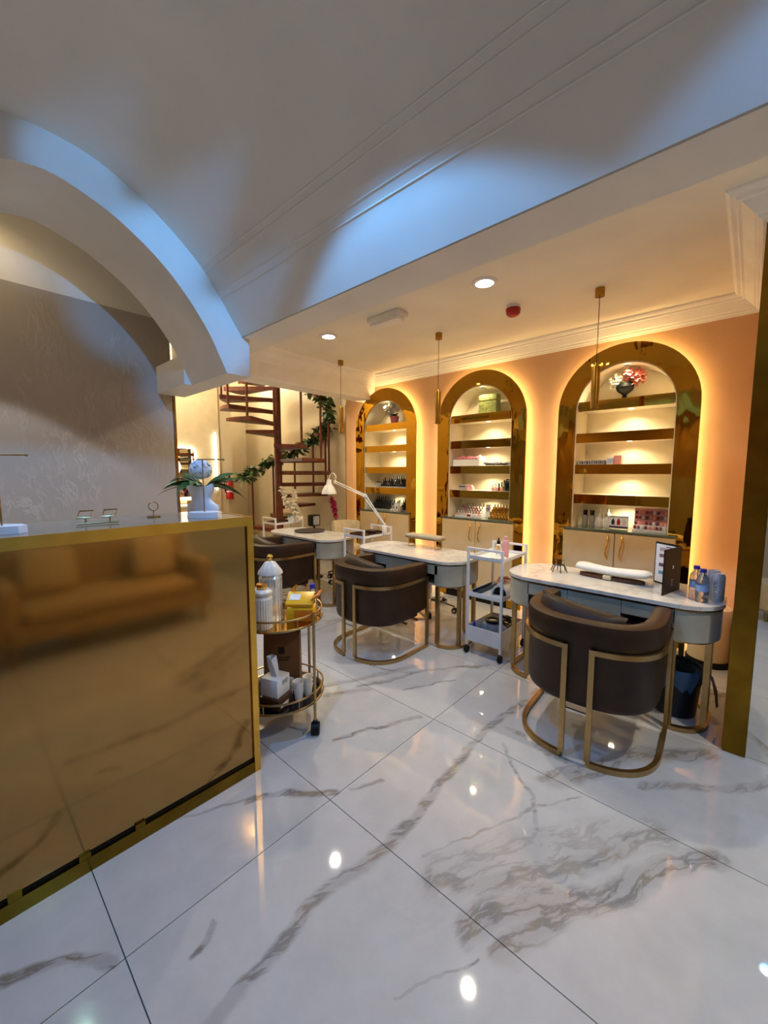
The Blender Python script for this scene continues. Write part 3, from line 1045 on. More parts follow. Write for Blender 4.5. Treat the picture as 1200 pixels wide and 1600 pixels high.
def make_desk(x, y, label, hl=.62, hd=.265):
    t = thing('nail_desk', label, 'desk', (x, y, 0), group='marble-topped nail desks')
    r = .20
    obj('desktop', MB().prism(stadium(hl, hd, r + .01), DZ - .022, DZ, 'z'), M['marbletop'], t)
    obj('top_edge', MB().prism(stadium(hl - .004, hd - .004, r + .006), DZ - .030, DZ - .0225, 'z'), M['goldpier'], t)
    zb, zt = .535, DZ - .031
    ex = .42
    for s in (-1, 1):
        arc = [p for p in stadium(hl - .012, hd - .012, r)]
        half = [(s * ex, -(hd - .012))] + [(s * (hl - .012 - r) + s * r * math.sin(PI / 2 * k / 10), -(hd - .012) + r - r * math.cos(PI / 2 * k / 10)) for k in range(11)] + [(s * (hl - .012 - r) + s * r * math.cos(PI / 2 * k / 10), hd - .012 - r + r * math.sin(PI / 2 * k / 10)) for k in range(11)] + [(s * ex, hd - .012)]
        obj('end_drum', MB().prism(half, zb, zt, 'z'), M['velvet'], t, smooth=40)
        a, b = sorted((s * .155, s * (ex - .003)))
        obj('drawer', MB().span((a, -(hd - .012), .625), (b, hd - .05, zt - .006), .003, 1), M['velvet'], t)
        obj('open_shelf', MB().span((a, -(hd - .03), zb + .012), (b, hd - .05, zb + .02)).span((a, hd - .07, zb + .02), (b, hd - .05, .624)), M['niche_brown'], t)
    obj('centre_panel', MB().span((-.152, -(hd - .012), zb), (.152, hd - .05, zt - .004), .003, 1), M['velvet'], t)
    obj('bottom_board', MB().span((-ex, -(hd - .014), zb), (-.153, hd - .014, zb + .011)).span((.153, -(hd - .014), zb), (ex, hd - .014, zb + .011)), M['velvet'], t)
    obj('back_panel', MB().span((-ex, hd - .05, zb + .0115), (ex, hd - .013, zt)), M['velvet'], t)
    for s in (-1, 1):
        path = []
        rr, hx, hy = .16, hl - .045, hd - .05
        for k in range(9):
            a = PI / 2 * k / 8
            path.append((s * (hx - rr + rr * math.sin(a)), -hy + rr - rr * math.cos(a)))
        for k in range(9):
            a = PI / 2 * k / 8
            path.append((s * (hx - rr + rr * math.cos(a)), hy - rr + rr * math.sin(a)))
        obj('foot_rail', MB().bar([(p[0], p[1], .0135) for p in path], .028, .025), M['goldsatin'], t)
        obj('foot_rail', MB().bar([(p[0], p[1], zb - .008) for p in path], .028, .015), M['goldsatin'], t)
        for idx in (0, 6, 11, 17):
            px, py = path[idx]
            obj('leg', MB().span((px - .014, py - .014, .026), (px + .014, py + .014, zb - .0155)), M['goldsatin'], t)
    return t


make_desk(-.68, 2.925, 'marble-topped nail desk carrying the white arm cushion and drinks')
make_desk(-2.26, 2.925, 'marble-topped nail desk carrying the taupe arm rest bench', hl=.60)
make_desk(-3.83, 2.925, 'marble-topped nail desk carrying the round brown placemat', hl=.60)


# ------------------------------------------------------------------ barrel armchairs
def u_path(hw, back, front, r, n=14, z=0.0):
    """U seen from above: right front -> back -> left front"""
    pts = [(hw, front), (hw, (front + back + r) / 2)]
    ex = 2.6
    for k in range(2 * n + 1):
        a = PI * k / (2 * n)
        cx, sy = math.cos(a), math.sin(a)
        px = hw * math.copysign(abs(cx) ** (2 / ex), cx)
        py = (back + r) - r * abs(sy) ** (2 / ex)
        pts.append((px, py))
    pts += [(-hw, (front + back + r) / 2), (-hw, front)]
    return pts


def make_chair(x, y, rz, label):
    t = thing('barrel_armchair', label, 'armchair', (x, y, 0), rz, 'brown leather barrel chairs at the nail desks')
    hw, back, front, r = .325, -.31, .25, .34
    path = u_path(hw, back, front, r)
    n = len(path)
    sect = [(-.078, .40), (-.03, .280), (-.008, .295), (.0, .32), (.0, .605), (.010, .618), (.013, .70), (.006, .722), (-.012, .729), (-.055, .729), (-.072, .722), (-.078, .70)]
    rings = []
    for i, p in enumerate(path):
        a = Vector(path[max(i - 1, 0)])
        b = Vector(path[min(i + 1, n - 1)])
        d = (b - a).normalized()
        nv = Vector((-d.y, d.x))
        # path runs right -> back -> left: outward is to the left of travel reversed
        nv = -nv
        if (Vector(p) + nv * .01).length < Vector(p).length:
            nv = -nv
        fr = max(0.0, (p[1] + .02) / (front + .02))
        ring = []
        for o_, z in sect:
            zz = z
            if z > .5:
                zz = z - .012 * fr ** 1.5
            elif z < .35:
                zz = z + .03 * fr
            ring.append((p[0] + nv.x * o_, p[1] + nv.y * o_, zz))
        rings.append(ring)
    obj('shell', MB().loops(rings), M['leather'], t, smooth=50)
    inner = [(p[0] * .80, p[1] * .80 + .02) for p in path]
    obj('seat_base', MB().prism(inner, .26, .40, 'z'), M['leather'], t)
    cush = [(p[0] * .69, p[1] * .70 + .06) for p in path]
    obj('seat_cushion', MB().prism(cush, .401, .475, 'z'), M['leather'], t, smooth=40)
    # gold frame, two mirrored halves
    fo = u_path(hw + .012, back - .014, front + .012, r)
    half = [p for p in fo if p[0] > .062]
    hb = half[-1]
    start = (.062, back - .013)
    for s in (1, -1):
        rail = [(s * p[0], p[1]) for p in half] + [(s * start[0], start[1])]
        fr = [obj('back_rail', MB().bar([(p[0], p[1], .592) for p in rail], .016, .026), M['goldsatin'], t)]
        obj('floor_rail', MB().bar([(p[0], p[1], .014) for p in rail], .022, .028), M['goldsatin'], t)
        obj('leg', MB().box((s * start[0], start[1], .316), (.026, .018, .578)), M['goldsatin'], t)
        obj('leg', MB().box((s * half[0][0], half[0][1] - .012, .316), (.018, .026, .578)), M['goldsatin'], t)
    obj('stretcher', MB().box((0, back - .006, .262), (.10, .012, .012)), M['chrome'], t)
    obj('seat_support', MB().box((0, 0.02, .252), (.60, .03, .014)).box((0, .15, .252), (.62, .03, .014)), M['goldsatin'], t)
    # loose pillow leaning on the back
    m = MB()
    g = 12
    rows_f, rows_b = [], []
    for i in range(g + 1):
        u = -1 + 2 * i / g
        rf = []
        for j in range(g + 1):
            v = -1 + 2 * j / g
            puff = .052 * ((1 - u ** 4) * (1 - v ** 4)) ** .6
            pin = 1 - .06 * (1 - abs(v)) * 0
            rf.append((u * .215 * (1 - .05 * (1 - v * v)), puff, v * .115 * (1 - .07 * (1 - u * u))))
        rows_f.append(rf)
        rows_b.append([(a_, -b_, c_) for a_, b_, c_ in rf])
    m.loops(rows_f, False, False, False)
    m.loops(rows_b, False, False, False)
    bmesh.ops.remove_doubles(m.bm, verts=m.bm.verts[:], dist=.0005)
    pl = obj('pillow', m, M['leather2'], t, smooth=60)
    pl.location = (-.055, -.15, .655)
    pl.rotation_euler = (math.radians(-26), math.radians(9), 0)
    return t


make_chair(-.595, 2.385, math.radians(3), 'brown barrel armchair nearest the camera, at the desk with the drinks')
make_chair(-2.265, 2.40, math.radians(1), 'brown barrel armchair in the middle of the three')
make_chair(-3.76, 2.40, math.radians(0), 'brown barrel armchair farthest back, behind the round gold trolley')


# ------------------------------------------------------------------ white three-tier trolleys
def trolley(x, y, label, hw=.145, hd=.21, rz=0.0):
    t = thing('white_trolley', label, 'trolley', (x, y, 0), rz, 'white metal salon trolleys')
    zt = .87
    for sx in (-1, 1):
        for sy in (-1, 1):
            obj('leg', MB().span((sx * hw - .009, sy * hd - .009, .068), (sx * hw + .009, sy * hd + .009, zt)), M['white_metal'], t)
            w_ = obj('caster', MB().tube([(sx * hw - .012, sy * hd, .029), (sx * hw + .012, sy * hd, .029)], .028, 16), M['black'], t)
            obj('caster_fork', MB().cyl((sx * hw, sy * hd, .05), .009, .02, 10), M['black'], w_)
    for sy in (-1, 1):
        obj('handle', MB().span((-hw + .009, sy * hd - .009, zt - .016), (hw - .009, sy * hd + .009, zt)), M['white_metal'], t)
    for k, (z, h) in enumerate(((.775, .03), (.47, .04), (.10, .13))):
        m = MB()
        m.span((-hw + .0095, -hd + .0095, z), (hw - .0095, hd - .0095, z + .006))
        obj('tray_floor', m, M['white_metal'], t)
        m = MB()
        for sx in (-1, 1):
            a, b = sorted((sx * hw, sx * (hw - .006)))
            m.span((a, -hd + .0095, z + .0065), (b, hd - .0095, z + h))
        for sy in (-1, 1):
            a, b = sorted((sy * hd, sy * (hd - .006)))
            m.span((-hw + .0095, a, z + .0065), (hw - .0095, b, z + h))
        obj('tray_rim', m, M['white_metal'], t)
    return t


TA = (-1.487, 3.005)
TB = (-3.045, 3.09)
TC = (-4.66, 3.09)
trolley(*TA, 'white three-tier trolley holding the pink bottle, between two desks')
trolley(*TB, 'white trolley with the clamped desk lamp behind the middle chair')
trolley(*TC, 'white trolley at the far end of the desks, under the white orchid')

# things on the trolleys
zt1, zt2, zt3 = .782, .4765, .1065


def bottle(name, label, cat, x, y, z, prof, mat, capprof, capmat, n=16, group=None, lab=None):
    b_ = obj(name, MB().lathe(prof, n=n), mat, loc=(x, y, z))
    tag(b_, label, cat, group)
    if capprof:
        obj('cap', MB().lathe(capprof, n=n), capmat, b_)
    if lab:
        obj('label_band', MB().lathe(lab[0], n=n, cap=False), lab[1], b_)
    return b_


bottle('lotion_bottle', 'tall pink bottle with pale cap on the trolley', 'bottle', TA[0] + .075, TA[1] - .02, zt1, [(.0, 0), (.024, 0), (.026, .004), (.026, .125), (.022, .14), (.012, .148)], M['pinkliquid'], [(.0155, .1485), (.0155, .172), (.0, .173)], M['pink'])
bottle('dropper_bottle', 'clear bottle with black pump top beside the pink bottle', 'bottle', TA[0] + .028, TA[1] - .045, zt1, [(.0, 0), (.019, 0), (.02, .003), (.02, .1), (.009, .112)], M['clear'], [(.014, .1125), (.014, .135), (.006, .137), (.005, .16), (.0, .161)], M['black'])
o = obj('nail_file_block', MB().box((.0, 0, .008), (.12, .05, .015), .003), M['white'], loc=(TA[0] + .06, TA[1] - .11, zt1), rz=.6)
tag(o, 'white nail file block with dark tip lying on the trolley top', 'nail file')
obj('tip', MB().box((-.055, -.032, .008), (.04, .02, .014), .003), M['black'], o)
# middle tier: navy tray and uv nail lamp
o = obj('shallow_tray', MB().span((-.02, -.17, 0), (.02, .15, .004)).span((-.024, -.17, 0), (-.02, .15, .035)).span((.02, -.17, 0), (.024, .15, .03)), M['navytray'], loc=(TA[0] - .108, TA[1] + .02, zt2))
tag(o, 'navy blue narrow tray on the middle tier of the trolley', 'tray')
t = thing('nail_lamp', 'white and black dome nail curing lamp on the middle trolley tier', 'nail lamp', (TA[0] + .05, TA[1] + .04, zt2), 0)
m = MB()
rings = []
for k in range(11):
    a = PI * k / 10
    rings.append([(.075 * math.cos(a), -.09, .085 * math.sin(a)), (.075 * math.cos(a), .09, .10 * math.sin(a)), (.06 * math.cos(a), .09, .085 * math.sin(a)), (.06 * math.cos(a), -.09, .07 * math.sin(a))])
m.loops(rings)
obj('hood', m, M['white'], t)
obj('base_plate', MB().box((0, 0, .004), (.118, .17, .007)), M['black'], t)
obj('inner_panel', MB().prism([(.056 * math.cos(PI * k / 10), .065 * math.sin(PI * k / 10)) for k in range(11)], -.075, -.06, 'y'), M['black'], t)
m = MB()
for k in range(7):
    m.tube([(-.04 + .012 * k, -.05, .09), (-.035 + .012 * k, -.02, .125 + .01 * (k % 3)), (-.03 + .012 * k, .03, .115), (-.03 + .012 * k, .06, .09)], .003, 6)
o = obj('red_cable_bundle', m, M['red'], loc=(TA[0] + .05, TA[1] + .03, zt2 + .008))
tag(o, 'loose bundle of red cords on top of the nail lamp', 'cord')
# bottom tier
o = obj('soap_bottle', MB().lathe([(.0, 0), (.013, 0), (.017, .02), (.014, .09), (.007, .13), (.0, .135)], n=14), M['blue'], loc=(TA[0] - .105, TA[1] - .165, zt3 + .02))
tag(o, 'slim dark blue brush handle standing in the bottom trolley tray', 'brush')
obj('foot', MB().cyl((0, 0, -.019), .012, .018, 12), M['blue'], o)
m = MB()
m.lathe([(.055, 0), (.065, .01), (.065, .022), (.04, .024), (.038, .01)], n=24)
o = obj('electric_file_ring', m, M['black'], loc=(TA[0] - .04, TA[1] + .03, zt3 + .1075))
tag(o, 'round black ring device in the bottom tray of the trolley', 'device')
obj('white_disc', MB().cyl((0, 0, .0), .037, .012, 24), M['white'], o)
o = obj('tool_box', MB().box((0, 0, .05), (.22, .2, .1), .004), M['greycard'], loc=(TA[0], TA[1] + .06, zt3))
tag(o, 'grey tool box under the cables in the bottom trolley tray', 'box')
m = MB()
rr = random.Random(5)
for k in range(6):
    pts = []
    cx_, cy_ = rr.uniform(-.03, .03), rr.uniform(-.03, .03)
    for q in range(16):
        a = 2 * PI * q / 16
        pts.append((cx_ + .045 * math.cos(a + k) * rr.uniform(.9, 1.1), cy_ + .04 * math.sin(a + k), .012 + .012 * k + .012 * math.sin(2 * a + k)))
    m.tube(pts, .0045, 6, closed=True)
o = obj('coiled_cable', m, M['black'], loc=(TA[0] + .075, TA[1] + .03, zt3 + .101))
tag(o, 'tangled black cable coil in the bottom tray of the trolley', 'cable')
o = obj('plastic_packet', MB().box((0, 0, .03), (.16, .07, .02), .006, rot=Matrix.Rotation(.25, 4, 'X')), M['waterblue'], loc=(TA[0] + .02, TA[1] - .13, zt3 + .01))
tag(o, 'clear blue packet at the front of the bottom trolley tray', 'packet')
obj('sheet', MB().box((0.01, .0, .046), (.14, .06, .004), rot=Matrix.Rotation(.25, 4, 'X')), M['paper'], o)

# wooden tray on the lamp trolley
t = thing('wooden_tray', 'dark brown wooden tray on the lamp trolley', 'tray', (TB[0] + .01, TB[1], zt1))
obj('tray_bottom', MB().span((-.12, -.17, 0), (.12, .17, .008)), M['amber'], t)
obj('tray_side', MB().span((-.12, -.17, .0085), (-.11, .17, .035)).span((.11, -.17, .0085), (.12, .17, .035)).span((-.109, -.17, .0085), (.109, -.16, .035)).span((-.109, .16, .0085), (.109, .17, .035)), M['amber'], t)
o = obj('wooden_bowl', MB().lathe([(.0, .0), (.04, .0), (.06, .025), (.062, .04), (.055, .04), (.03, .014), (.0, .012)], n=20), M['amber'], loc=(TB[0] + .02, TB[1] + .04, zt1 + .009))
tag(o, 'small round brown bowl in the wooden tray', 'bowl')
obj('rim', MB().tube([(.0585 * math.cos(2 * PI * k / 20), .0585 * math.sin(2 * PI * k / 20), .041) for k in range(20)], .004, 6, closed=True), M['amber'], o)

# anglepoise lamp clamped to the trolley
t = thing('desk_lamp', 'white articulated desk lamp with dome shade clamped to the trolley', 'lamp', (TB[0] + .15, TB[1] + .10, .0))
Bx = Vector((.0, 0, .90))
J1 = Vector((-.30, .0, 1.20))
J2 = Vector((-.78, -.02, 1.345))
obj('clamp', MB().box((0, 0, .84), (.03, .05, .10), .004).cyl((0, 0, .86), .013, .05, 12), M['white_metal'], t)
m = MB()
for s in (-1, 1):
    m.tube([Bx + Vector((.012 * s, 0, -.006 * s)), J1 + Vector((.014 * s, 0, .012 * s))], .0055, 8)
obj('lower_arm', m, M['white_metal'], t)
m = MB()
for s in (-1, 1):
    m.tube([J1 + Vector((0, 0, .013 * s)), J2 + Vector((0, 0, .011 * s))], .0055, 8)
obj('upper_arm', m, M['white_metal'], t)
m = MB()
m.tube([Bx + Vector((-.04, .012, .03)), Bx + Vector((-.16, .012, .15))], .008, 8)
m.tube([J1 + Vector((-.05, .012, .01)), J1 + Vector((-.25, .012, .07))], .008, 8)
obj('spring', m, M['chrome'], t)
obj('joint', MB().box(J1, (.04, .03, .04), .005).box(J2, (.03, .03, .035), .005), M['white_metal'], t)
hd_ = J2 + Vector((-.11, .0, -.10))
m = MB()
m.tube([J2 + Vector((0, 0, .0)), J2 + Vector((.02, 0, .06)), J2 + Vector((-.02, 0, .105)), J2 + Vector((-.08, 0, .095)), hd_ + Vector((.0, 0, .13))], .005, 8)
obj('bracket', m, M['white_metal'], t)
obj('lamp_shade', MB().lathe([(.0, .13), (.022, .13), (.028, .115), (.032, .075), (.055, .045), (.082, .0), (.092, -.045), (.088, -.045), (.078, .0), (.05, .04), (.0, .05)], hd_, 28), M['white_metal'], t)

# ------------------------------------------------------------------ round gold bar cart beside the counter
BC = (-1.968, 1.262)
t = thing('bar_cart', 'round two-tier gold drinks trolley beside the counter', 'trolley', (BC[0], BC[1], 0))
R_ = .244
ring = lambda z, r=R_, n=40: [(r * math.cos(2 * PI * k / n), r * math.sin(2 * PI * k / n), z) for k in range(n)]
for z, mt in ((.628, 'goldleafdish'), (.175, 'blackgloss')):
    obj('tray', MB().lathe([(.0, z), (R_ - .004, z), (R_ - .004, z + .008), (.0, z + .008)], n=40), M[mt], t)
    obj('tray_ring', MB().tube(ring(z + .004, R_), .0065, 8, closed=True), M['goldsatin'], t)
    obj('guard_rail', MB().tube(ring(z + .058, R_), .0055, 8, closed=True), M['goldsatin'], t)
    for k in range(8):
        a = math.radians(12.4 + 22.5 + 45 * k)
        obj('rail_post', MB().tube([(R_ * math.cos(a), R_ * math.sin(a), z + .008), (R_ * math.cos(a), R_ * math.sin(a), z + .055)], .004, 6), M['goldsatin'], t)
for k in range(4):
    a = math.radians(12.4 + 90 * k)
    px, py = (R_ + .012) * math.cos(a), (R_ + .012) * math.sin(a)
    obj('post', MB().tube([(px, py, .065), (px, py, .70)], .0085, 10), M['goldsatin'], t)
    cst = obj('caster', MB().tube([(px - .016, py - .016, .034), (px + .016, py + .016, .034)], .034, 18), M['black'], t)
    obj('caster_fork', MB().cyl((px, py, .06), .014, .02, 12), M['black'], cst)
ztop = .6365
zlow = .1835


def ribbed_jar(name, label, x, y, z, r, h, mat, capz, shoulder):
    t = thing(name, label, 'jar', (x, y, z))
    n = 48
    prof = [(1, 0), (1, .02), (1, h * shoulder), (.72, h * (shoulder + .10)), (.70, h * (shoulder + .12))]
    rings = []
    for f, zz in prof:
        rings.append([(r * f * (1 + (.025 if k % 2 else -.01)) * math.cos(2 * PI * k / n), r * f * (1 + (.025 if k % 2 else -.01)) * math.sin(2 * PI * k / n), zz) for k in range(n)])
    obj('body', MB().loops(rings), mat, t, smooth=0)
    return t


# tall clear ribbed jar with pointed lid and gold knob
t = ribbed_jar('biscuit_jar', 'tall clear ribbed jar with gold ball knob on the gold trolley', BC[0] + .01, BC[1] - .055, ztop, .062, .30, M['ribbed'], 0, .80)
obj('lid', MB().lathe([(.068, .262), (.066, .275), (.030, .325), (.012, .332), (.0, .333)], n=32), M['ribwhite'], t)
obj('knob', MB().lathe([(.006, .333), (.008, .340), (.016, .348), (.017, .358), (.010, .368), (.0, .370)], n=16), M['goldtrim'], t)
t = ribbed_jar('biscuit_jar', 'white ribbed jar with gold lid ring on the gold trolley', BC[0] + .085, BC[1] - .155, ztop, .052, .21, M['ribwhite'], 0, .76)
obj('lid', MB().lathe([(.052, .182), (.054, .196), (.042, .208), (.0, .212)], n=32), M['ribwhite'], t)
obj('lid_ring', MB().lathe([(.024, .212), (.030, .222), (.026, .238), (.0, .240)], n=20), M['goldtrim'], t)
# yellow snack packs
Yp = (BC[0] + .12, BC[1] + .065)
o = obj('snack_box', MB().box((0, 0, .05), (.15, .11, .022), .003, rot=Matrix.Rotation(math.radians(24), 4, 'X')), M['yellowbox'], loc=(Yp[0], Yp[1], ztop + .058), rz=math.radians(42))
tag(o, 'yellow snack packet leaning on top of the gold trolley', 'snack packet')
obj('print_panel', MB().box((-.03, .0, .063), (.06, .05, .002), rot=Matrix.Rotation(math.radians(24), 4, 'X')), M['paper'], o)
obj('print_panel', MB().box((-.03, .012, .0665), (.035, .02, .002), rot=Matrix.Rotation(math.radians(24), 4, 'X')), M['niche_brown'], o)
o = obj('snack_box', MB().box((0, 0, .035), (.15, .10, .07), .003), M['yellowbox'], loc=(Yp[0] + .01, Yp[1] - .0, ztop), rz=math.radians(42))
tag(o, 'yellow and orange snack box lying under the packet', 'snack box')
obj('orange_end', MB().box((0.02, -.0515, .035), (.10, .002, .055)), M['orangebox'], o)
o = obj('snack_box', MB().box((0, 0, .06), (.05, .10, .012), .002, rot=Matrix.Rotation(math.radians(-35), 4, 'Y')), M['orangebox'], loc=(Yp[0] + .075, Yp[1] + .055, ztop + .075), rz=math.radians(42))
tag(o, 'orange snack bar box leaning at the right of the gold trolley', 'snack box')
obj('print_panel', MB().box((0, .01, .067), (.02, .03, .012), rot=Matrix.Rotation(math.radians(-35), 4, 'Y')), M['niche_brown'], o)
bottle('water_bottle', 'small clear water bottle with blue cap behind the snacks', 'bottle', Yp[0] - .02, Yp[1] + .10, ztop, [(.0, 0), (.024, 0), (.026, .01), (.026, .10), (.012, .145)], M['clear'], [(.0155, .146), (.0155, .172), (.0, .173)], M['blue'])
t = thing('brass_figurine', 'small upright brass figurine on the gold trolley', 'figurine', (BC[0] + .03, BC[1] + .08, ztop))
obj('stand', MB().lathe([(.02, 0), (.02, .008), (.006, .012)], n=14), M['goldtrim'], t)
m = MB()
m.tube([(0, 0, .01), (0, 0, .06), (.004, 0, .10), (.0, .0, .14), (.02, 0, .165), (.04, 0, .175)], [.006, .012, .009, .011, .007, .004], 8)
obj('figure', m, M['goldtrim'], t)

# lower tier: kraft bag, tissue box, cups, tea box
t = thing('paper_bag', 'brown paper carrier bag with dark square logo on the lower trolley tier', 'bag', (BC[0] - .055, BC[1] + .055, zlow), math.radians(46))
m = MB()
bw, bd, bh = .105, .045, .33
rings = []
for z, f in ((0, 1), (.1, .98), (.25, .8), (bh, .55)):
    rings.append([(-bw, -bd * f, z), (bw, -bd * f, z), (bw + .01 * (1 - f), 0, z), (bw, bd * f, z), (-bw, bd * f, z), (-bw - .01 * (1 - f), 0, z)])
m.loops(rings, True, False, False)
m.quad((-bw, -bd, 0), (bw, -bd, 0), (bw, bd, 0), (-bw, bd, 0))
obj('bag_body', m, M['kraft'], t, smooth=0)
lean = Matrix.Rotation(math.atan2(-.0205, .33), 4, 'X')
m = MB()
m.box((.0, -.0385, .225), (.036, .001, .042), rot=Matrix.Rotation(-.07, 4, 'X'))
obj('logo', m, M['darkprint'], t)
m = MB()
for (lx, lz, ww) in ((-.055, .185, .022), (-.028, .185, .026), (-.003, .185, .016), (.030, .185, .042), (-.035, .170, .024), (.0, .170, .03), (.03, .170, .02)):
    m.box((lx, -.0418 if lz > .18 else -.0425, lz), (ww, .001, .006), rot=Matrix.Rotation(-.055, 4, 'X'))
obj('printed_lines', m, M['darkprint'], t)
for s in (-1, 1):
    obj('cord_handle', MB().tube([(-.04, s * .022, bh - .01), (-.04, s * .02, bh + .05), (-.02, s * .02, bh + .075), (.02, s * .02, bh + .075), (.04, s * .02, bh + .05), (.04, s * .022, bh - .01)], .0025, 6), M['paper'], t)
t = thing('tissue_box', 'white tissue box with a tissue pulled up on the lower trolley tier', 'tissue box', (BC[0] + .095, BC[1] - .095, zlow + .065), math.radians(20))
obj('box', MB().box((0, 0, .05), (.11, .11, .10), .002), M['white'], t)
obj('printed_patch', MB().box((.056, .01, .072), (.002, .045, .024)), M['greycard'], t)
m = MB()
m.loops([[(-.02, -.01, .10), (.02, -.012, .10), (.02, .01, .10), (-.02, .012, .10)], [(-.03, -.02, .15), (.01, -.02, .15), (.018, .006, .15), (-.02, .016, .15)], [(-.04, -.02, .21), (-.005, -.028, .2), (.012, .0, .215), (-.03, .02, .205)]], True, False, False)
obj('tissue', m, M['paper'], t, smooth=60)
o = obj('wooden_box', MB().box((0, 0, .032), (.13, .12, .063), .004), M['amber'], loc=(BC[0] + .105, BC[1] - .10, zlow), rz=math.radians(20))
tag(o, 'dark wooden tea box under the tissue box', 'box')
obj('name_strip', MB().box((.0655, -.01, .025), (.002, .07, .018)), M['cream'], o)
cup_lab = ['stack of white paper cups at the front of the lower trolley tier', 'stack of white paper cups beside the trolley post', 'stack of white paper cups next to the tissue box']
for k, (dx, dy, nn) in enumerate(((.155, .015, 3), (.15, .082, 3), (.065, .01, 2))):
    t = thing('paper_cups', cup_lab[k], 'cups', (BC[0] + dx, BC[1] + dy, zlow))
    for q in range(nn):
        obj('cup', MB().lathe([(.0, .0), (.021, 0), (.029, .06), (.031, .062), (.028, .06), (.021, .006), (.0, .004)], (0, 0, .024 * q), n=20), M['white'], t)
rr = random.Random(11)
m = MB()
for k in range(60):
    a, r0 = rr.uniform(-.5, 1.4), rr.uniform(.10, .20)
    if any(math.hypot(r0 * math.cos(a) - cx_, r0 * math.sin(a) - cy_) < .052 for cx_, cy_ in ((.155, .015), (.15, .082), (.065, .01))) or r0 * math.sin(a) < -.02:
        continue
    m.box((r0 * math.cos(a), r0 * math.sin(a), .012 + .012 * (k % 3)), (.035, .026, .012), .003, 1, rot=Matrix.Rotation(rr.uniform(0, 3), 4, 'Z') @ Matrix.Rotation(rr.uniform(-.5, .5), 4, 'X'))
o = obj('sachet_heap', m, M['blackgloss'], loc=(BC[0], BC[1], zlow))
tag(o, 'heap of small dark coffee sachets around the paper cups', 'sachets')
o['kind'] = 'stuff'


# ------------------------------------------------------------------ technician stools behind the desks
def stool(x, y, label, rz=0.0, back=False):
    t = thing('wheeled_stool', label, 'stool', (x, y, 0), rz, 'wheeled stools behind the nail desks')
    for k in range(5):
        a = 2 * PI * k / 5
        e = Vector((.27 * math.cos(a), .27 * math.sin(a), .07))
        obj('base_arm', MB().tube([(0, 0, .115), e * .5 + Vector((0, 0, .065)), e], [.018, .014, .010], 8), M['chrome'], t)
        d = Vector((-math.sin(a), math.cos(a), 0)) * .02
        cst = obj('caster', MB().tube([e - d + Vector((0, 0, -.041)), e + d + Vector((0, 0, -.041))], .028, 14), M['black'], t)
        obj('hub_cap', MB().tube([e - d * 1.15 + Vector((0, 0, -.041)), e + d * 1.15 + Vector((0, 0, -.041))], .015, 12), M['chrome'], cst)
    obj('column', MB().tube([(0, 0, .09), (0, 0, .43)], .022, 14), M['chrome'], t)
    obj('seat', MB().lathe([(.0, .43), (.16, .43), (.185, .445), (.19, .47), (.18, .495), (.12, .51), (.0, .512)], n=32), M['cream_fabric'], t)
    if back:
        pts = []
        m = MB()
        rings = []
        for k in range(13):
            a = math.radians(200 + 140 * k / 12) + PI
            c_, s_ = math.cos(a), math.sin(a)
            rings.append([(.16 * c_, .16 * s_, .62), (.20 * c_, .20 * s_, .62), (.205 * c_, .205 * s_, .79), (.185 * c_, .185 * s_, .81), (.165 * c_, .165 * s_, .79)])
        m.loops(rings)
        obj('backrest', m, M['cream_fabric'], t, smooth=50)
        obj('back_post', MB().tube([(0, .10, .46), (0, .2, .50), (0, .18, .63)], .012, 8), M['chrome'], t)
    return t


stool(-2.46, 3.43, 'wheeled stool behind the desk with the taupe arm rest', .3)
stool(-3.98, 3.62, 'wheeled stool with cream backrest behind the farthest desk', .9, True)
stool(-.62, 3.50, 'wheeled stool behind the desk with the drinks', 1.2)

# bins
t = thing('waste_bin', 'navy waste bin with blue plastic liner beside the pier', 'waste bin', (-.268, 2.965, 0))
obj('bin_body', MB().lathe([(.0, 0), (.108, 0), (.111, .005), (.132, .285), (.128, .285), (.106, .01), (.0, .008)], n=32), M['bin'], t)
rr = random.Random(4)
n = 36
rings = []
fl_ = [rr.uniform(-.02, .02) for _ in range(n)]
for j, (r0, z) in enumerate(((.106, .18), (.126, .27), (.133, .298), (.139, .292), (.141, .25), (.140, .20))):
    ring_ = []
    for k in range(n):
        a = 2 * PI * k / n
        zz = z + (fl_[k] * 2.2 if j == 5 else fl_[k] * .15)
        r1 = r0 + (.004 * math.sin(7 * a + j) + fl_[k] * .2 if j > 2 else 0)
        ring_.append((r1 * math.cos(a), r1 * math.sin(a), zz))
    rings.append(ring_)
obj('bin_liner', MB().loops(rings, True, False, False), M['liner'], t, smooth=60)
m = MB()
m.loops([[(.13, -.02, .28), (.14, .03, .285)], [(.17, -.02, .25), (.175, .04, .25)], [(.19, -.03, .17), (.20, .02, .18)], [(.20, -.02, .09), (.21, .0, .10)]], False, False, False)
obj('liner_tail', m, M['liner'], t, smooth=60)
t = thing('pedal_bin', 'cream round pedal bin with black base against the arch wall', 'pedal bin', (-.165, 3.90, 0))
obj('body', MB().lathe([(.0, .045), (.13, .045), (.13, .40), (.125, .44), (.08, .465), (.0, .47)], n=32), M['cream'], t)
obj('base_ring', MB().lathe([(.0, 0), (.14, 0), (.14, .042), (.13, .045), (.0, .045)], n=32), M['black'], t)
obj('pedal', MB().box((0, -.15, .018), (.06, .04, .012), .004), M['black'], t)

# ------------------------------------------------------------------ things on the desks
dz = DZ + .0005
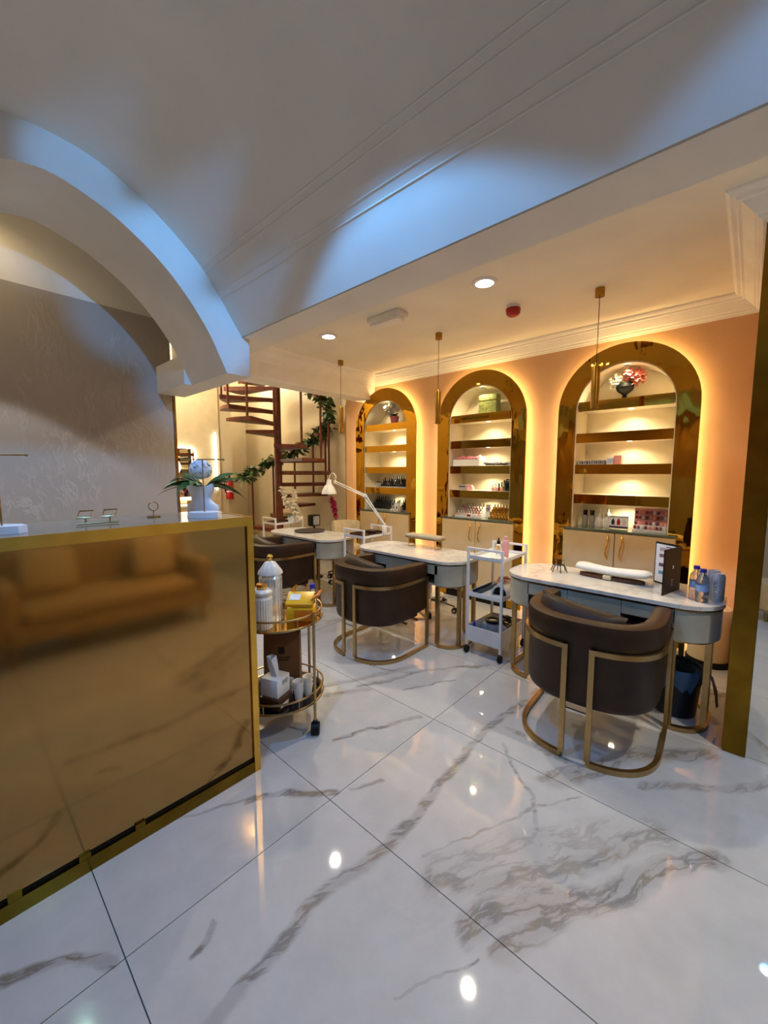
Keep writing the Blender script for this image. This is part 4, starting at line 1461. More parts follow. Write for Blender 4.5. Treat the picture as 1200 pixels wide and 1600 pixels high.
# white curved arm cushion
t = thing('arm_cushion', 'white curved arm cushion on a dark base on the nearest desk', 'cushion', (-.66, 2.985, dz), math.radians(-4))
rings = []
for k in range(25):
    u = -1 + 2 * k / 24
    wy = (.050 + .038 * abs(u) ** 1.6) * (max(0.0, 1 - abs(u) ** 9)) ** .5
    cyv = .03 * u * u
    hz = .027 * (max(0.0, 1 - abs(u) ** 9)) ** .5
    rings.append([(.235 * u, cyv + wy * math.cos(2 * PI * q / 14), .056 + .010 * abs(u) + hz * math.sin(2 * PI * q / 14)) for q in range(14)])
obj('pad', MB().loops(rings), M['white_pad'], t, smooth=70)
obj('base_board', MB().prism([(.20 * math.cos(2 * PI * k / 24), .048 * math.sin(2 * PI * k / 24) + .01) for k in range(24)], 0, .022, 'z'), M['niche_brown'], t)
obj('support', MB().box((-.01, -.03, .02), (.05, .04, .03), .006), M['cream'], t)
# wire polish-tip holder
t = thing('tip_holder', 'small dark wire spider-legged tip holder on the nearest desk', 'holder', (-.99, 2.97, dz))
m = MB()
for k in range(6):
    a = 2 * PI * k / 6
    m.tube([(.012 * math.cos(a), .012 * math.sin(a), .05), (.035 * math.cos(a), .035 * math.sin(a), .054), (.048 * math.cos(a), .048 * math.sin(a), .03), (.056 * math.cos(a), .056 * math.sin(a), 0.003)], .0035, 6)
obj('legs', m, M['blackgloss'], t)
m = MB()
m.tube([(-.035, 0, .052), (-.035, 0, .09), (.035, 0, .09), (.035, 0, .052)], .0022, 6)
m.tube([(.03 * math.cos(2 * PI * k / 16), .03 * math.sin(2 * PI * k / 16), .054) for k in range(16)], .003, 6, closed=True)
obj('wire_top', m, M['blackgloss'], t)
# black folding swatch stand
t = thing('swatch_display', 'black folding card stand showing nail colour swatches', 'display', (-.30, 3.0, dz))
pA, pB, pC = Vector((-.045, -.21, 0)), Vector((.01, .02, 0)), Vector((-.135, .12, 0))


def leafboard(a, b, h, th=.006):
    d = (b - a).normalized()
    nrm = Vector((-d.y, d.x, 0))
    m_ = MB()
    m_.loops([[a - nrm * th / 2, b - nrm * th / 2, b + nrm * th / 2, a + nrm * th / 2], [a - nrm * th / 2 + Vector((0, 0, h)), b - nrm * th / 2 + Vector((0, 0, h)), b + nrm * th / 2 + Vector((0, 0, h)), a + nrm * th / 2 + Vector((0, 0, h))]])
    return m_, d, nrm


m_, d1, n1 = leafboard(pA, pB, .27)
lf = obj('front_leaf', m_, M['black'], t)
m_, d2, n2 = leafboard(pB, pC, .27)
lb = obj('rear_leaf', m_, M['blackgloss'], t)
# side of the rear leaf that faces the desk front
if n2.y > 0:
    n2 = -n2


def on_leaf(u0, u1, z0, z1, off=.0040, th=.0008, a=None, d=None, nn=None):
    m__ = MB()
    p, q = a + d * u0 + nn * off, a + d * u1 + nn * off
    k_ = nn * th
    m__.loops([[p, q, q + k_, p + k_], [v + Vector((0, 0, z1 - z0)) for v in (p, q, q + k_, p + k_)]])
    for v in m__.bm.verts:
        v.co.z += z0
    return m__


L2 = (pC - pB).length
obj('card', on_leaf(.008, L2 - .008, .012, .258, a=pB, d=d2, nn=n2), M['paper'], lb)
for z, mt in ((.215, 'mauvesw'), (.175, 'rosesw'), (.115, 'plumsw'), (.065, 'tealsw')):
    obj('swatch', on_leaf(.02, L2 - .035, z, z + .022, .0050, .0015, a=pB, d=d2, nn=n2), M[mt], lb)
obj('printed_title', on_leaf(.05, .10, .243, .248, .0050, .0006, a=pB, d=d2, nn=n2), M['darkprint'], lb)
n1o = n1 if n1.x > 0 else -n1
n1o = -n1o if n1o.y > 0.3 else n1o
for nn in (n1, -n1):
    obj('emblem', on_leaf(.115, .130, .145, .165, .0035, .0006, a=pA, d=d1, nn=nn), M['paper'], lf)
    for z in (.045, .06, .075):
        obj('emblem', on_leaf(.105, .13, z, z + .004, .0035, .0006, a=pA, d=d1, nn=nn), M['greycard'], lf)
# water bottles and cans
wb_prof = [(.0, 0), (.028, 0), (.031, .006), (.029, .03), (.031, .05), (.031, .11), (.027, .135), (.0125, .158), (.0125, .166)]
bottle('water_bottle', 'clear water bottle with blue cap at the front of the pair on the nearest desk', 'bottle', -.165, 2.81, dz, wb_prof, M['clear'], [(.015, .1662), (.015, .186), (.0, .187)], M['blue'], 20, 'water bottles on the desk', ([(.0315, .062), (.0315, .098)], M['waterblue']))
bottle('water_bottle', 'clear water bottle half hidden behind the other one on the nearest desk', 'bottle', -.20, 2.885, dz, wb_prof, M['clear'], [(.015, .1662), (.015, .186), (.0, .187)], M['blue'], 20, 'water bottles on the desk', ([(.0315, .062), (.0315, .098)], M['waterblue']))
can_prof = [(.0, .006), (.022, .004), (.026, 0), (.033, .012), (.033, .140), (.028, .153), (.0275, .158), (.025, .156), (.024, .152), (.0, .151)]
for k, (x, y) in enumerate(((-.103, 2.88), (-.125, 2.955))):
    o = obj('drink_can', MB().lathe(can_prof, n=28), M['can'], loc=(x, y, dz))
    tag(o, ['silver drink can with dark lettering at the desk end', 'silver drink can behind the lettered one at the desk end'][k], 'can', 'cans on the desk')
    obj('pull_tab', MB().box((0, -.006, .155), (.014, .022, .003), .001), M['silver'], o)
    m = MB()
    for q, zz in enumerate((.03, .048, .066, .084, .102)):
        a0 = math.radians(-105)
        for (du, dzz, uu, hh) in ((0, 0, .34, .004), (-.15, .006, .07, .012), (.15 * (-1) ** q, .007, .07, .012)):
            r0 = .0334
            a_ = a0 + du
            m.loops([[(r0 * math.cos(a_ - uu / 2), r0 * math.sin(a_ - uu / 2), zz + dzz), (r0 * math.cos(a_ + uu / 2), r0 * math.sin(a_ + uu / 2), zz + dzz)], [(r0 * math.cos(a_ - uu / 2), r0 * math.sin(a_ - uu / 2), zz + dzz + hh), (r0 * math.cos(a_ + uu / 2), r0 * math.sin(a_ + uu / 2), zz + dzz + hh)]], False, False, False)
    obj('lettering', m, M['canprint'], o)
# taupe arm rest bench on the middle desk
t = thing('arm_rest', 'taupe padded arm rest bench with gold wire legs on the middle desk', 'arm rest', (-2.28, 3.085, dz), math.radians(0))
obj('pad', MB().box((0, 0, .107), (.40, .13, .032), .014, 3), M['taupe_fabric'], t, smooth=60)
obj('board', MB().box((0, 0, .088), (.39, .12, .006)), M['goldsatin'], t)
for s in (-1, 1):
    obj('leg_frame', MB().tube([(s * .155, -.05, .085), (s * .155, -.05, .004), (s * .155, .05, .004), (s * .155, .05, .085)], .004, 8), M['goldsatin'], t)
# farthest desk
o = obj('placemat', MB().lathe([(.0, 0), (.17, 0), (.185, .012), (.183, .016), (.165, .008), (.0, .008)], n=40), M['plate'], loc=(-3.96, 3.0, dz))
tag(o, 'large round dark brown placemat dish on the farthest desk', 'dish')
obj('dish_foot', MB().lathe([(.06, .0081), (.065, .012), (.0, .0125)], n=24), M['plate'], o)
t = thing('book_stand', 'small dark box file standing behind the round placemat', 'box', (-4.45, 3.45, 0))
obj('case', MB().box((0, 0, .80), (.10, .14, .15), .004), M['black'], t)
obj('page_block', MB().box((.052, 0, .80), (.006, .10, .12)), M['greycard'], t)
obj('stand_leg', MB().tube([(0, 0, .02), (0, 0, .724)], .014, 10), M['black'], t)
obj('stand_foot', MB().lathe([(.11, 0), (.11, .012), (.02, .02)], n=24), M['black'], t)


# orchids
def orchid(x, y, z, label, mat, stems, seed, pot=True):
    t = thing('orchid', label, 'plant', (x, y, z))
    rr = random.Random(seed)
    obj('pot', MB().lathe([(.0, 0), (.045, 0), (.055, .09), (.058, .10), (.05, .10), (.0, .085)], n=20), M['ceramic'], t)
    for pts in stems:
        P = [Vector((0, 0, .09))] + [Vector(p) for p in pts]
        obj('stem', MB().tube(P, .004, 6), M['leaf'], t)
        for k in range(1, len(P)):
            for q in range(3):
                c = P[k - 1].lerp(P[k], (q + 1) / 3) if k > 1 else None
                if c is None:
                    continue
                m = MB()
                c = c + Vector((rr.uniform(-.02, .02), rr.uniform(-.02, .02), rr.uniform(-.02, .02)))
                ax = rr.uniform(0, 2 * PI)
                for s in range(5):
                    a = 2 * PI * s / 5 + ax
                    m.leaf(c, (math.cos(a) * .74 + .3, math.sin(a) * .1 - .6 + math.cos(a) * .3, math.sin(a)), .058, .05, .1, 3)
                obj('blossom', m, mat, t, smooth=60)
    for k in range(5):
        a = 2 * PI * k / 5 + .4
        obj('leaf', MB().leaf((0, 0, .09), (math.cos(a), math.sin(a), .5), .16, .05, .5), M['leaf'], t, smooth=60)
    return t


orchid(TC[0] + .075, TC[1] + .09, zt1, 'white orchid spray in a pot on the far trolley', M['petalwhite'], [[(.06, .02, .12), (-.0, .0, .20), (-.08, -.01, .28), (-.13, -.02, .38), (-.16, -.02, .46)], [(.10, .0, .12), (.06, .01, .22), (.03, .02, .32), (.02, .02, .44)], [(.18, .03, .05), (.14, .02, .12), (.08, .02, .20)]], 5)
orchid(-4.40, 3.80, .62, 'magenta orchid in a pot at the left end of the arch wall', M['petalmagenta'], [[(.0, 0, .22), (-.01, 0, .32), (-.03, -.01, .40), (-.06, -.01, .47)], [(.02, 0, .20), (.03, -.01, .30), (.02, -.02, .40)]], 9)
t = thing('plant_stand', 'slim black stand carrying the magenta orchid', 'plant stand', (-4.40, 3.80, 0))
obj('top', MB().lathe([(.0, .60), (.10, .60), (.10, .6195), (.0, .6195)], n=24), M['black'], t)
obj('post', MB().tube([(0, 0, .02), (0, 0, .60)], .015, 10), M['black'], t)
obj('foot', MB().lathe([(.0, 0), (.12, 0), (.12, .015), (.02, .025)], n=24), M['black'], t)
o = obj('wooden_tray', MB().span((-.05, -.16, 0), (.05, .16, .006)).span((-.05, -.16, .006), (-.044, .16, .028)).span((.044, -.16, .006), (.05, .16, .028)).span((-.044, -.16, .006), (.044, -.152, .028)), M['amber'], loc=(TC[0] - .07, TC[1] - .02, zt1))
tag(o, 'brown wooden tray on the far trolley beside the white orchid', 'tray')
obj('handle', MB().tube([(-.03, -.163, .02), (0, -.175, .024), (.03, -.163, .02)], .004, 6), M['brass'], o)

# ------------------------------------------------------------------ things in the arch niches
S1, S2, S3, S4, S5 = [z + .0005 for z in (2.10, 1.815, 1.53, 1.255, CAB_Z)]
YS = YW + .06
A3, A2, A1 = NX[0], NX[1], NX[2]


def flower_heads(t, spots, mat, r, seed, name='blossom', petals=5):
    rr = random.Random(seed)
    for (x, y, z) in spots:
        m = MB()
        n = Vector((rr.uniform(-.5, .5), -1, rr.uniform(-.1, .7))).normalized()
        u = n.orthogonal().normalized()
        v = n.cross(u)
        for k in range(petals):
            a = 2 * PI * k / petals
            d = u * math.cos(a) + v * math.sin(a) + n * .45
            m.leaf((x, y, z), d, r, r * .85, .05, 3)
        obj(name, m, mat, t, smooth=60)


# black urn with pink blossom
t = thing('flower_urn', 'black urn with pink and white blossom on the top shelf of the near arch', 'vase', (A3 - .03, YS + .03, S1))
obj('urn', MB().lathe([(.0, 0), (.042, 0), (.042, .01), (.022, .018), (.018, .05), (.03, .06), (.062, .085), (.074, .115), (.066, .14), (.046, .155), (.040, .152), (.0, .14)], n=28), M['black'], t)
rr = random.Random(21)
sp = [(.07 + rr.gauss(0, .035), rr.gauss(0, .025) + .01, .19 + rr.gauss(0, .026)) for _ in range(60)]
flower_heads(t, sp, M['petalpink'], .036, 1)
sp = [(-.07 + rr.gauss(0, .022), rr.gauss(0, .02) - .01, .165 + rr.gauss(0, .018)) for _ in range(18)]
flower_heads(t, sp, M['petalwhite'], .030, 2)
for k in range(8):
    a = 2 * PI * k / 8
    obj('leaf', MB().leaf((0, 0, .145), (math.cos(a), math.sin(a) - .3, .6), .08, .03, .4), M['leaf'], t, smooth=60)

# boxes on the third shelf of the near arch
bx = [(-.30, .12, .038, 'greycard', 'long grey printed box at the left end of the near arch shelf'), (-.185, .10, .040, 'greycard', 'grey barcode-striped box in the middle of the near arch shelf'), (-.092, .055, .06, 'paper', 'small white carton standing against the pink box')]
for k, (dx, wx, hz, mt, lb_) in enumerate(bx):
    o = obj('product_box', MB().box((0, 0, hz / 2), (wx, .09, hz), .001, 1), M[mt], loc=(A3 + dx, YS - .045, S3))
    tag(o, lb_, 'box', 'boxes on the near arch shelf')
    m = MB()
    for q in range(5):
        m.box((-wx * .35 + q * wx * .17, -.0456, hz * .5), (wx * (.05 + .05 * (q % 2)), .001, hz * .6))
    obj('print', m, M['darkprint'] if k < 2 else M['waterblue'], o)
o = obj('product_box', MB().box((0, 0, .04), (.06, .09, .08), .001, 1), M['pinkliquid'], loc=(A3 - .035, YS - .03, S3))
tag(o, 'bright pink box at the end of the box row in the near arch', 'box', 'boxes on the near arch shelf')
obj('print', MB().box((0, -.0456, .05), (.04, .001, .02)), M['pink'], o)

# bottom row of the near arch
for k in range(2):
    t = thing('brush_holder', ['dark brush holder at the far left of the near arch worktop', 'dark brush holder beside the white bottles in the near arch'][k], 'holder', (A3 - .30 + .062 * k, YS, S5))
    obj('tube', MB().lathe([(.0, 0), (.024, 0), (.026, .11), (.023, .11), (.021, .006), (.0, .006)], n=18), M['greyplaster'], t)
    for q in range(5):
        a = 2 * PI * q / 5
        obj('brush', MB().tube([(.006 * math.cos(a), .006 * math.sin(a), .008), (.016 * math.cos(a), .016 * math.sin(a), .155)], .004, 6), M['black'], t)
for k in range(2):
    bottle('white_bottle', ['left white plastic bottle in the near arch', 'right white plastic bottle in the near arch'][k], 'bottle', A3 - .175 + .066 * k, YS + .01, S5, [(.0, 0), (.028, 0), (.029, .005), (.029, .115), (.020, .14), (.012, .146)], M['white'], [(.014, .1465), (.012, .175), (.0, .176)], M['white'])
o = obj('product_picture', MB().box((0, 0, .062), (.155, .012, .115), .001, 1), M['petalblue'], loc=(A3 - .01, YS - .015, S5))
tag(o, 'lit picture card of three coloured bottles on the near arch worktop', 'picture')
for q, mt in enumerate(('navytray', 'red', 'bottlewhite')):
    obj('bottle_print', MB().box((-.045 + .045 * q, -.0066, .058), (.026, .001, .042)).box((-.045 + .045 * q, -.0066, .086), (.012, .001, .016)), M[mt], o)
obj('print_band', MB().box((0, -.0066, .016), (.15, .001, .018)), M['plumsw'], o)
t = thing('polish_display', 'pink and white nail polish display box at the right of the near arch', 'display', (A3 + .235, YS - .02, S5))
obj('back_card', MB().span((-.125, .02, 0), (.125, .026, .20)), M['pink'], t)
m = MB().span((-.125, -.055, 0), (.125, .0195, .02)).span((-.125, -.02, .0205), (.125, .0195, .055))
obj('steps', m, M['paper'], t)
for row, (yy, z0) in enumerate(((-.04, .0205), (-.005, .0555), (.008, .105), (.008, .15))):
    for q in range(9):
        mt = ['bottlered', 'pinkliquid', 'petalpink', 'plumsw', 'paper', 'rosesw'][(q * 5 + row * 3) % 6]
        obj('polish_sample', MB().box((-.108 + .027 * q, yy, z0 + .014), (.018, .016, .028), .003, 1), M[mt], t)
obj('print', MB().box((-.04, .0192, .10), (.03, .001, .004)).box((.05, .0192, .10), (.06, .001, .003)), M['darkprint'], t)
o = obj('cuticle_bottle', MB().lathe([(.0, 0), (.014, 0), (.015, .03), (.006, .045), (.005, .07), (.0, .071)], n=14), M['bottlegold'], loc=(A3 - .405, YW - .095, CAB_Z + .0005))
tag(o, 'tiny amber bottle at the left corner of the near cabinet top', 'bottle')
obj('cap', MB().lathe([(.0065, .0712), (.006, .09), (.0, .091)], n=12), M['goldcap'], o)

# middle arch: green box, basket, bottles
o = obj('gift_box', MB().box((0, 0, .105), (.215, .10, .21), .003, 1), M['greenbox'], loc=(A2 + .045, YS + .0, S1))
tag(o, 'glittering green gift box on the top shelf of the middle arch', 'box')
obj('lid_line', MB().box((0, 0, .15), (.219, .104, .004)), M['goldcap'], o)
t = thing('towel_basket', 'white handled basket of pink towels in the middle arch', 'basket', (A2 - .17, YS - .01, S3))
obj('basket', MB().span((-.185, -.085, 0), (.145, .07, .006)).span((-.185, -.085, .0065), (.145, -.078, .075)).span((-.185, .063, .0065), (.145, .07, .075)).span((-.185, -.077, .0065), (-.178, .0625, .075)), M['white'], t)
obj('handle_end', MB().prism([(-.085, 0), (.07, 0), (.07, .085), (.05, .108), (-.065, .108), (-.085, .085)], .146, .156, 'x'), M['white'], t)
rr = random.Random(8)
for k in range(7):
    obj('towel', MB().tube([(-.15 + .043 * k, -.06, .07), (-.15 + .043 * k + .01, 0, .083 + rr.uniform(0, .02)), (-.15 + .043 * k, .05, .075)], .026, 10), M['pinktowel'], t)
m = MB()
for k in range(12):
    m.sphere((-.02 + .026 * k, rr.uniform(-.03, .02), .02 + rr.uniform(-.004, .014)), .022, (1.2, 1, .8), 8, 6)
o = obj('dark_cloth', m, M['greycard'], loc=(A2 + .055, YS - .02, S3 + .004), smooth=80)
tag(o, 'crumpled dark grey cloth lying beside the towel basket', 'cloth')
obj('fold', MB().box((.12, -.02, .012), (.26, .05, .02), .009), M['bottledark'], o)

NPB = {}
ORD = ['first', 'second', 'third', 'fourth', 'fifth', 'sixth', 'seventh', 'eighth', 'ninth', 'tenth', 'eleventh', 'twelfth']
ROW = ['front row', 'second row', 'third row', 'back row']



def polish(label, group, x, y, z, mat, capmat, h=.072, r=.0135, cap_h=.036):
    key = (mat, capmat, h, r)
    if key not in NPB:
        a = finish(MB().lathe([(.0, 0), (r, 0), (r, h * .42), (r * .5, h * .48)], n=10))
        a.materials.append(M[mat])
        b = finish(MB().lathe([(r * .55, h * .48), (r * .48, h), (.0, h)], n=8))
        b.materials.append(M[capmat])
        NPB[key] = (a, b)
    a, b = NPB[key]
    o = obj('polish_bottle', a, None, loc=(x, y, z))
    tag(o, label, 'nail polish', group)
    obj('cap', b, None, o)
    return o


def tier(x, y, z, wx, rows, label, mat='clear', dy=.034, dz_=.026):
    m = MB()
    for k in range(rows):
        m.span((-wx / 2, -.018 + dy * k, 0), (wx / 2, .016 + dy * k, .006 + dz_ * k))
    o = obj('tiered_stand', m, M[mat], loc=(x, y, z))
    tag(o, label, 'display stand')
    obj('front_lip', MB().span((-wx / 2, -.022, 0), (wx / 2, -.019, .016)), M[mat], o)


tier(A2 - .165, YS - .055, S5, .33, 4, 'clear tiered stand under the pale polish bottles', 'paper')
for k in range(4):
    for q in range(9):
        polish('pale polish bottle, ' + ORD[q] + ' from left, ' + ROW[k] + ' of the white stand', 'pale polish bottles in the middle arch', A2 - .31 + .036 * q, YS - .055 + .034 * k, S5 + .0065 + .026 * k, 'bottlewhite' if (k + q) % 4 else 'pinkliquid', 'silver')
tier(A2 + .225, YS - .055, S5, .25, 4, 'gold tiered stand under the amber polish bottles', 'goldcap')
for k in range(4):
    for q in range(7):
        polish('amber polish bottle, ' + ORD[q] + ' from left, ' + ROW[k] + ' of the gold stand', 'amber polish bottles in the middle arch', A2 + .12 + .035 * q, YS - .055 + .034 * k, S5 + .0065 + .026 * k, 'bottlegold', 'goldcap')
o = obj('leaflet', MB().prism([(-.03, 0), (.03, 0), (.034, .15), (-.02, .16)], 0, .003, 'y'), M['paper'], loc=(A2 + .05, YS + .01, S5))
tag(o, 'white leaflet standing between the two polish stands', 'leaflet')
obj('print', MB().box((0, -.0008, .10), (.03, .001, .02)), M['mauvesw'], o)
o = obj('price_card', MB().box((0, 0, .022), (.07, .012, .044), .001, 1), M['paper'], loc=(A2 - .13, YS - .095, S5))
tag(o, 'white card with pink print before the pale polish bottles', 'card')
obj('print', MB().box((0, -.0068, .022), (.05, .001, .024)), M['bottlered'], o)
# fourth shelf of the middle arch
o = obj('pink_pouch', MB().prism([(-.04, 0), (.045, 0), (.04, .03), (.01, .06), (-.04, .066)], 0, .05, 'y'), M['pink'], loc=(A2 - .17, YS - .03, S4))
tag(o, 'pink pouch at the left of the fourth shelf in the middle arch', 'pouch')
obj('flap', MB().box((.0, -.001, .05), (.05, .002, .01)), M['petalpink'], o)
o = obj('dark_case', MB().box((0, 0, .03), (.085, .06, .06), .004), M['greycard'], loc=(A2 - .255, YS - .02, S4))
tag(o, 'grey striped case beside the pink pouch', 'case')
obj('stripe', MB().box((0, -.0306, .04), (.08, .001, .012)), M['black'], o)
small = [(.12, 'pinkliquid', 'white', .07, .017, 'clear pink bottle with white cap'), (.155, 'bottlewhite', 'white', .085, .016, 'clear bottle with tall white cap'), (.195, 'bottlered', 'black', .085, .015, 'red bottle with black cap'), (.228, 'petalpink', 'black', .10, .015, 'salmon bottle with black cap'), (.255, 'leafpale', 'leaf', .12, .016, 'tall green bottle')]
for dx, mt, cp, h, r, lb_ in small:
    polish(lb_ + ' on the fourth shelf of the middle arch', 'bottles on the fourth shelf of the middle arch', A2 + dx, YS - .02, S4, mt, cp, h, r)
o = obj('camera_bag', MB().box((0, 0, .055), (.09, .08, .11), .02, 3), M['blackgloss'], loc=(A2 + .315, YS - .02, S4))
tag(o, 'black bulky pouch at the right of the fourth shelf', 'pouch')
obj('strap', MB().tube([(-.04, 0, .10), (-.02, -.03, .125), (.02, -.03, .125), (.04, 0, .10)], .006, 8), M['black'], o)

# far arch: white flowers in pink pot, black bottles
t = thing('flower_pot', 'pink pot of white flowers on the top shelf of the far arch', 'plant', (A1 + .06, YS - .01, S1))
obj('pot', MB().lathe([(.0, 0), (.045, 0), (.06, .09), (.062, .10), (.054, .10), (.0, .085)], n=24), M['pinktowel'], t)
rr = random.Random(31)
sp = [(rr.gauss(0, .065), rr.uniform(-.09, -.02), .20 + rr.gauss(0, .034)) for _ in range(34)]
flower_heads(t, sp, M['petalwhite'], .04, 3, petals=6)
for k in range(22):
    a = rr.uniform(0, 2 * PI)
    obj('leaf', MB().leaf((0, 0, .10), (math.cos(a), math.sin(a) * .5 - .25, rr.uniform(.3, 1.1)), rr.uniform(.08, .11), .045, .4), M['leaf'], t, smooth=60)
o = obj('grey_pot', MB().lathe([(.0, 0), (.042, 0), (.042, .062), (.038, .062), (.036, .01), (.0, .01)], n=20), M['greyplaster'], loc=(A1 - .20, YS - .03, S4))
tag(o, 'round grey jar at the left of the far arch shelf', 'jar')
obj('lid', MB().lathe([(.043, .0622), (.043, .075), (.0, .078)], n=20), M['black'], o)
tier(A1 + .09, YS - .06, S4, .46, 4, 'dark tiered stand of black bottles on the far arch shelf', 'greyplaster', .034, .024)
for k in range(4):
    for q in range(12):
        if k == 3 and q < 3:
            continue
        polish('black polish bottle, ' + ORD[q] + ' from left, ' + ROW[k] + ', fourth shelf of far arch', 'black polish bottles on the far arch shelf', A1 - .125 + .0385 * q, YS - .06 + .034 * k, S4 + .0065 + .024 * k, 'bottledark', 'bottledark' if (q + k) % 3 else 'silver', .078)
tier(A1 - .14, YS - .06, S5, .36, 4, 'dark tiered stand at the left of the far arch worktop', 'greyplaster', .034, .03)
for k in range(4):
    for q in range(9):
        polish('black polish bottle, ' + ORD[q] + ' from left, ' + ROW[k] + ', left worktop stand of far arch', 'black polish bottles on the far arch worktop', A1 - .30 + .039 * q, YS - .06 + .034 * k, S5 + .0065 + .03 * k, 'bottledark', 'bottledark', .085)
tier(A1 + .27, YS - .03, S5, .16, 3, 'dark tiered stand at the right of the far arch worktop', 'greyplaster', .034, .03)
for k in range(3):
    for q in range(4):
        polish('tall black polish bottle, ' + ORD[q] + ' from left, ' + ROW[k] + ', right worktop stand', 'black polish bottles at the right of the far arch', A1 + .21 + .039 * q, YS - .03 + .034 * k, S5 + .0065 + .03 * k, 'bottledark', 'bottledark', .11)
o = obj('curved_card', MB().prism([(-.05, 0), (.085, 0), (.085, .155), (.03, .13), (-.02, .075)], 0, .006, 'y'), M['paper'], loc=(A1 + .095, YS - .02, S5))
tag(o, 'white curved display card between the black bottles of the far arch', 'card')
obj('print', MB().box((.03, -.001, .06), (.05, .001, .006)).box((.04, -.001, .09), (.03, .001, .006)), M['greycard'], o)
for k in range(3):
    polish(ORD[k] + ' small clear bottle from left before the white card in the far arch', 'clear bottles before the white card', A1 + .065 + .05 * k, YS - .085, S5, 'bottlewhite', 'black' if k != 1 else 'silver', .06)
o = obj('square_jar', MB().box((0, 0, .03), (.05, .045, .06), .004), M['mauvesw'], loc=(A1 + .235, YS - .09, S5))
tag(o, 'small square mauve box at the right of the far arch worktop', 'box')
obj('lid', MB().box((0, 0, .065), (.052, .047, .009), .002), M['silver'], o)

# ------------------------------------------------------------------ spiral stair
SX, SY = -5.57, 3.63
SR = .83
st = thing('spiral_stair', 'mahogany spiral staircase with open treads behind the desks', 'staircase', (SX, SY, 0))
obj('pole', MB().tube([(0, 0, 0), (0, 0, 3.6)], .058, 20), M['redwood'], st)
rise, stepa = .187, math.radians(27)
base_ang = math.radians(42.3)
z_ref, th_ref = 2.04, math.radians(-90)
tops = []
k0 = -10
while z_ref + k0 * rise < .1:
    k0 += 1
for k in range(k0, 9):
    z = z_ref + k * rise
    th = base_ang + th_ref - k * stepa
    tops.append((z, th))
    a0, a1 = th - math.radians(16), th + math.radians(16)
    poly = [(.05 * math.cos(a0), .05 * math.sin(a0))] + [(SR * math.cos(a0 + (a1 - a0) * q / 6), SR * math.sin(a0 + (a1 - a0) * q / 6)) for q in range(7)] + [(.05 * math.cos(a1), .05 * math.sin(a1))]
    tr = obj('tread', MB().prism(poly, z - .045, z, 'z'), M['redwood'], st)
    obj('nosing', MB().bar([(.06 * math.cos(a1), .06 * math.sin(a1), z - .028), (SR * math.cos(a1), SR * math.sin(a1), z - .028)], .02, .062), M['redwood'], tr)
    ab = th + math.radians(12)
    hr = .3 if k < k0 + 2 else .92 if z < 2.65 else max(.1, 3.58 - z)
    obj('baluster', MB().tube([((SR - .03) * math.cos(ab), (SR - .03) * math.sin(ab), z), ((SR - .03) * math.cos(ab), (SR - .03) * math.sin(ab), z + hr)], .017, 8), M['redwood'], st)
rail = []
n = 90
for q in range(n + 1):
    f = 1.5 + q / n * (len(tops) - 2.5)
    z = tops[0][0] + f * rise
    th = tops[0][1] - f * stepa + math.radians(12)
    if z + .92 < 3.58:
        rail.append(((SR - .03) * math.cos(th), (SR - .03) * math.sin(th), z + .92))
obj('handrail', MB().tube(rail, .02, 10), M['redwood'], st)

# garland wound on the handrail
ga = thing('garland', 'leafy garland with blush roses wound along the stair handrail', 'garland', (SX, SY, 0))
rr = random.Random(77)
m = MB()
for p in rail:
    for q in range(18):
        c = Vector(p) + Vector((rr.gauss(0, .045), rr.gauss(0, .045), rr.gauss(0, .045)))
        a = rr.uniform(0, 2 * PI)
        m.leaf(c, (math.cos(a), math.sin(a), rr.uniform(-.7, .7)), rr.uniform(.08, .13), rr.uniform(.05, .08), .3, 3, twist=rr.uniform(-1.2, 1.2))
fo = obj('foliage', m, M['leaf'], ga, smooth=60)
fo['kind'] = 'stuff'
for p in rail[1::2]:
    c = Vector(p) + Vector((.03 + rr.gauss(0, .03), -.06 + rr.gauss(0, .03), rr.gauss(0, .04)))
    m = MB()
    for ring_ in range(3):
        for q in range(5):
            a = 2 * PI * q / 5 + ring_ * .6
            el = .2 + .5 * ring_
            m.leaf(c, (math.cos(a), math.sin(a), el), .075 - .014 * ring_, .07, -.2, 3)
    m.sphere(c + Vector((0, 0, .01)), .034, u=8, v=6)
    obj('rose', m, M['rose'] if rr.random() < .7 else M['petalwhite'], ga, smooth=60)

# fire extinguisher on the hall back wall
t = thing('fire_extinguisher', 'red fire extinguisher hanging on the hall wall', 'fire extinguisher', (-6.93, 3.50, .98))
obj('cylinder', MB().lathe([(.0, 0), (.065, 0), (.068, .01), (.068, .33), (.05, .37), (.02, .39)], n=24), M['red'], t)
obj('label_band', MB().lathe([(.0688, .13), (.0688, .15)], n=24, cap=False), M['paper'], t)
obj('valve', MB().tube([(0, 0, .385), (0, 0, .43)], .018, 12).box((.03, 0, .44), (.12, .02, .012), .003).box((.04, 0, .465), (.12, .02, .010), .003), M['black'], t)
obj('hose', MB().tube([(0, -.02, .42), (.0, -.09, .40), (.0, -.10, .25), (.0, -.08, .12)], .011, 8), M['black'], t)
obj('wall_bracket', MB().box((-.085, 0, .25), (.03, .05, .16)), M['chrome'], t)
struct('trim_9', MB().span((-7.12, 3.375, 0), (-7.035, 3.62, 3.6)), M['hall'])

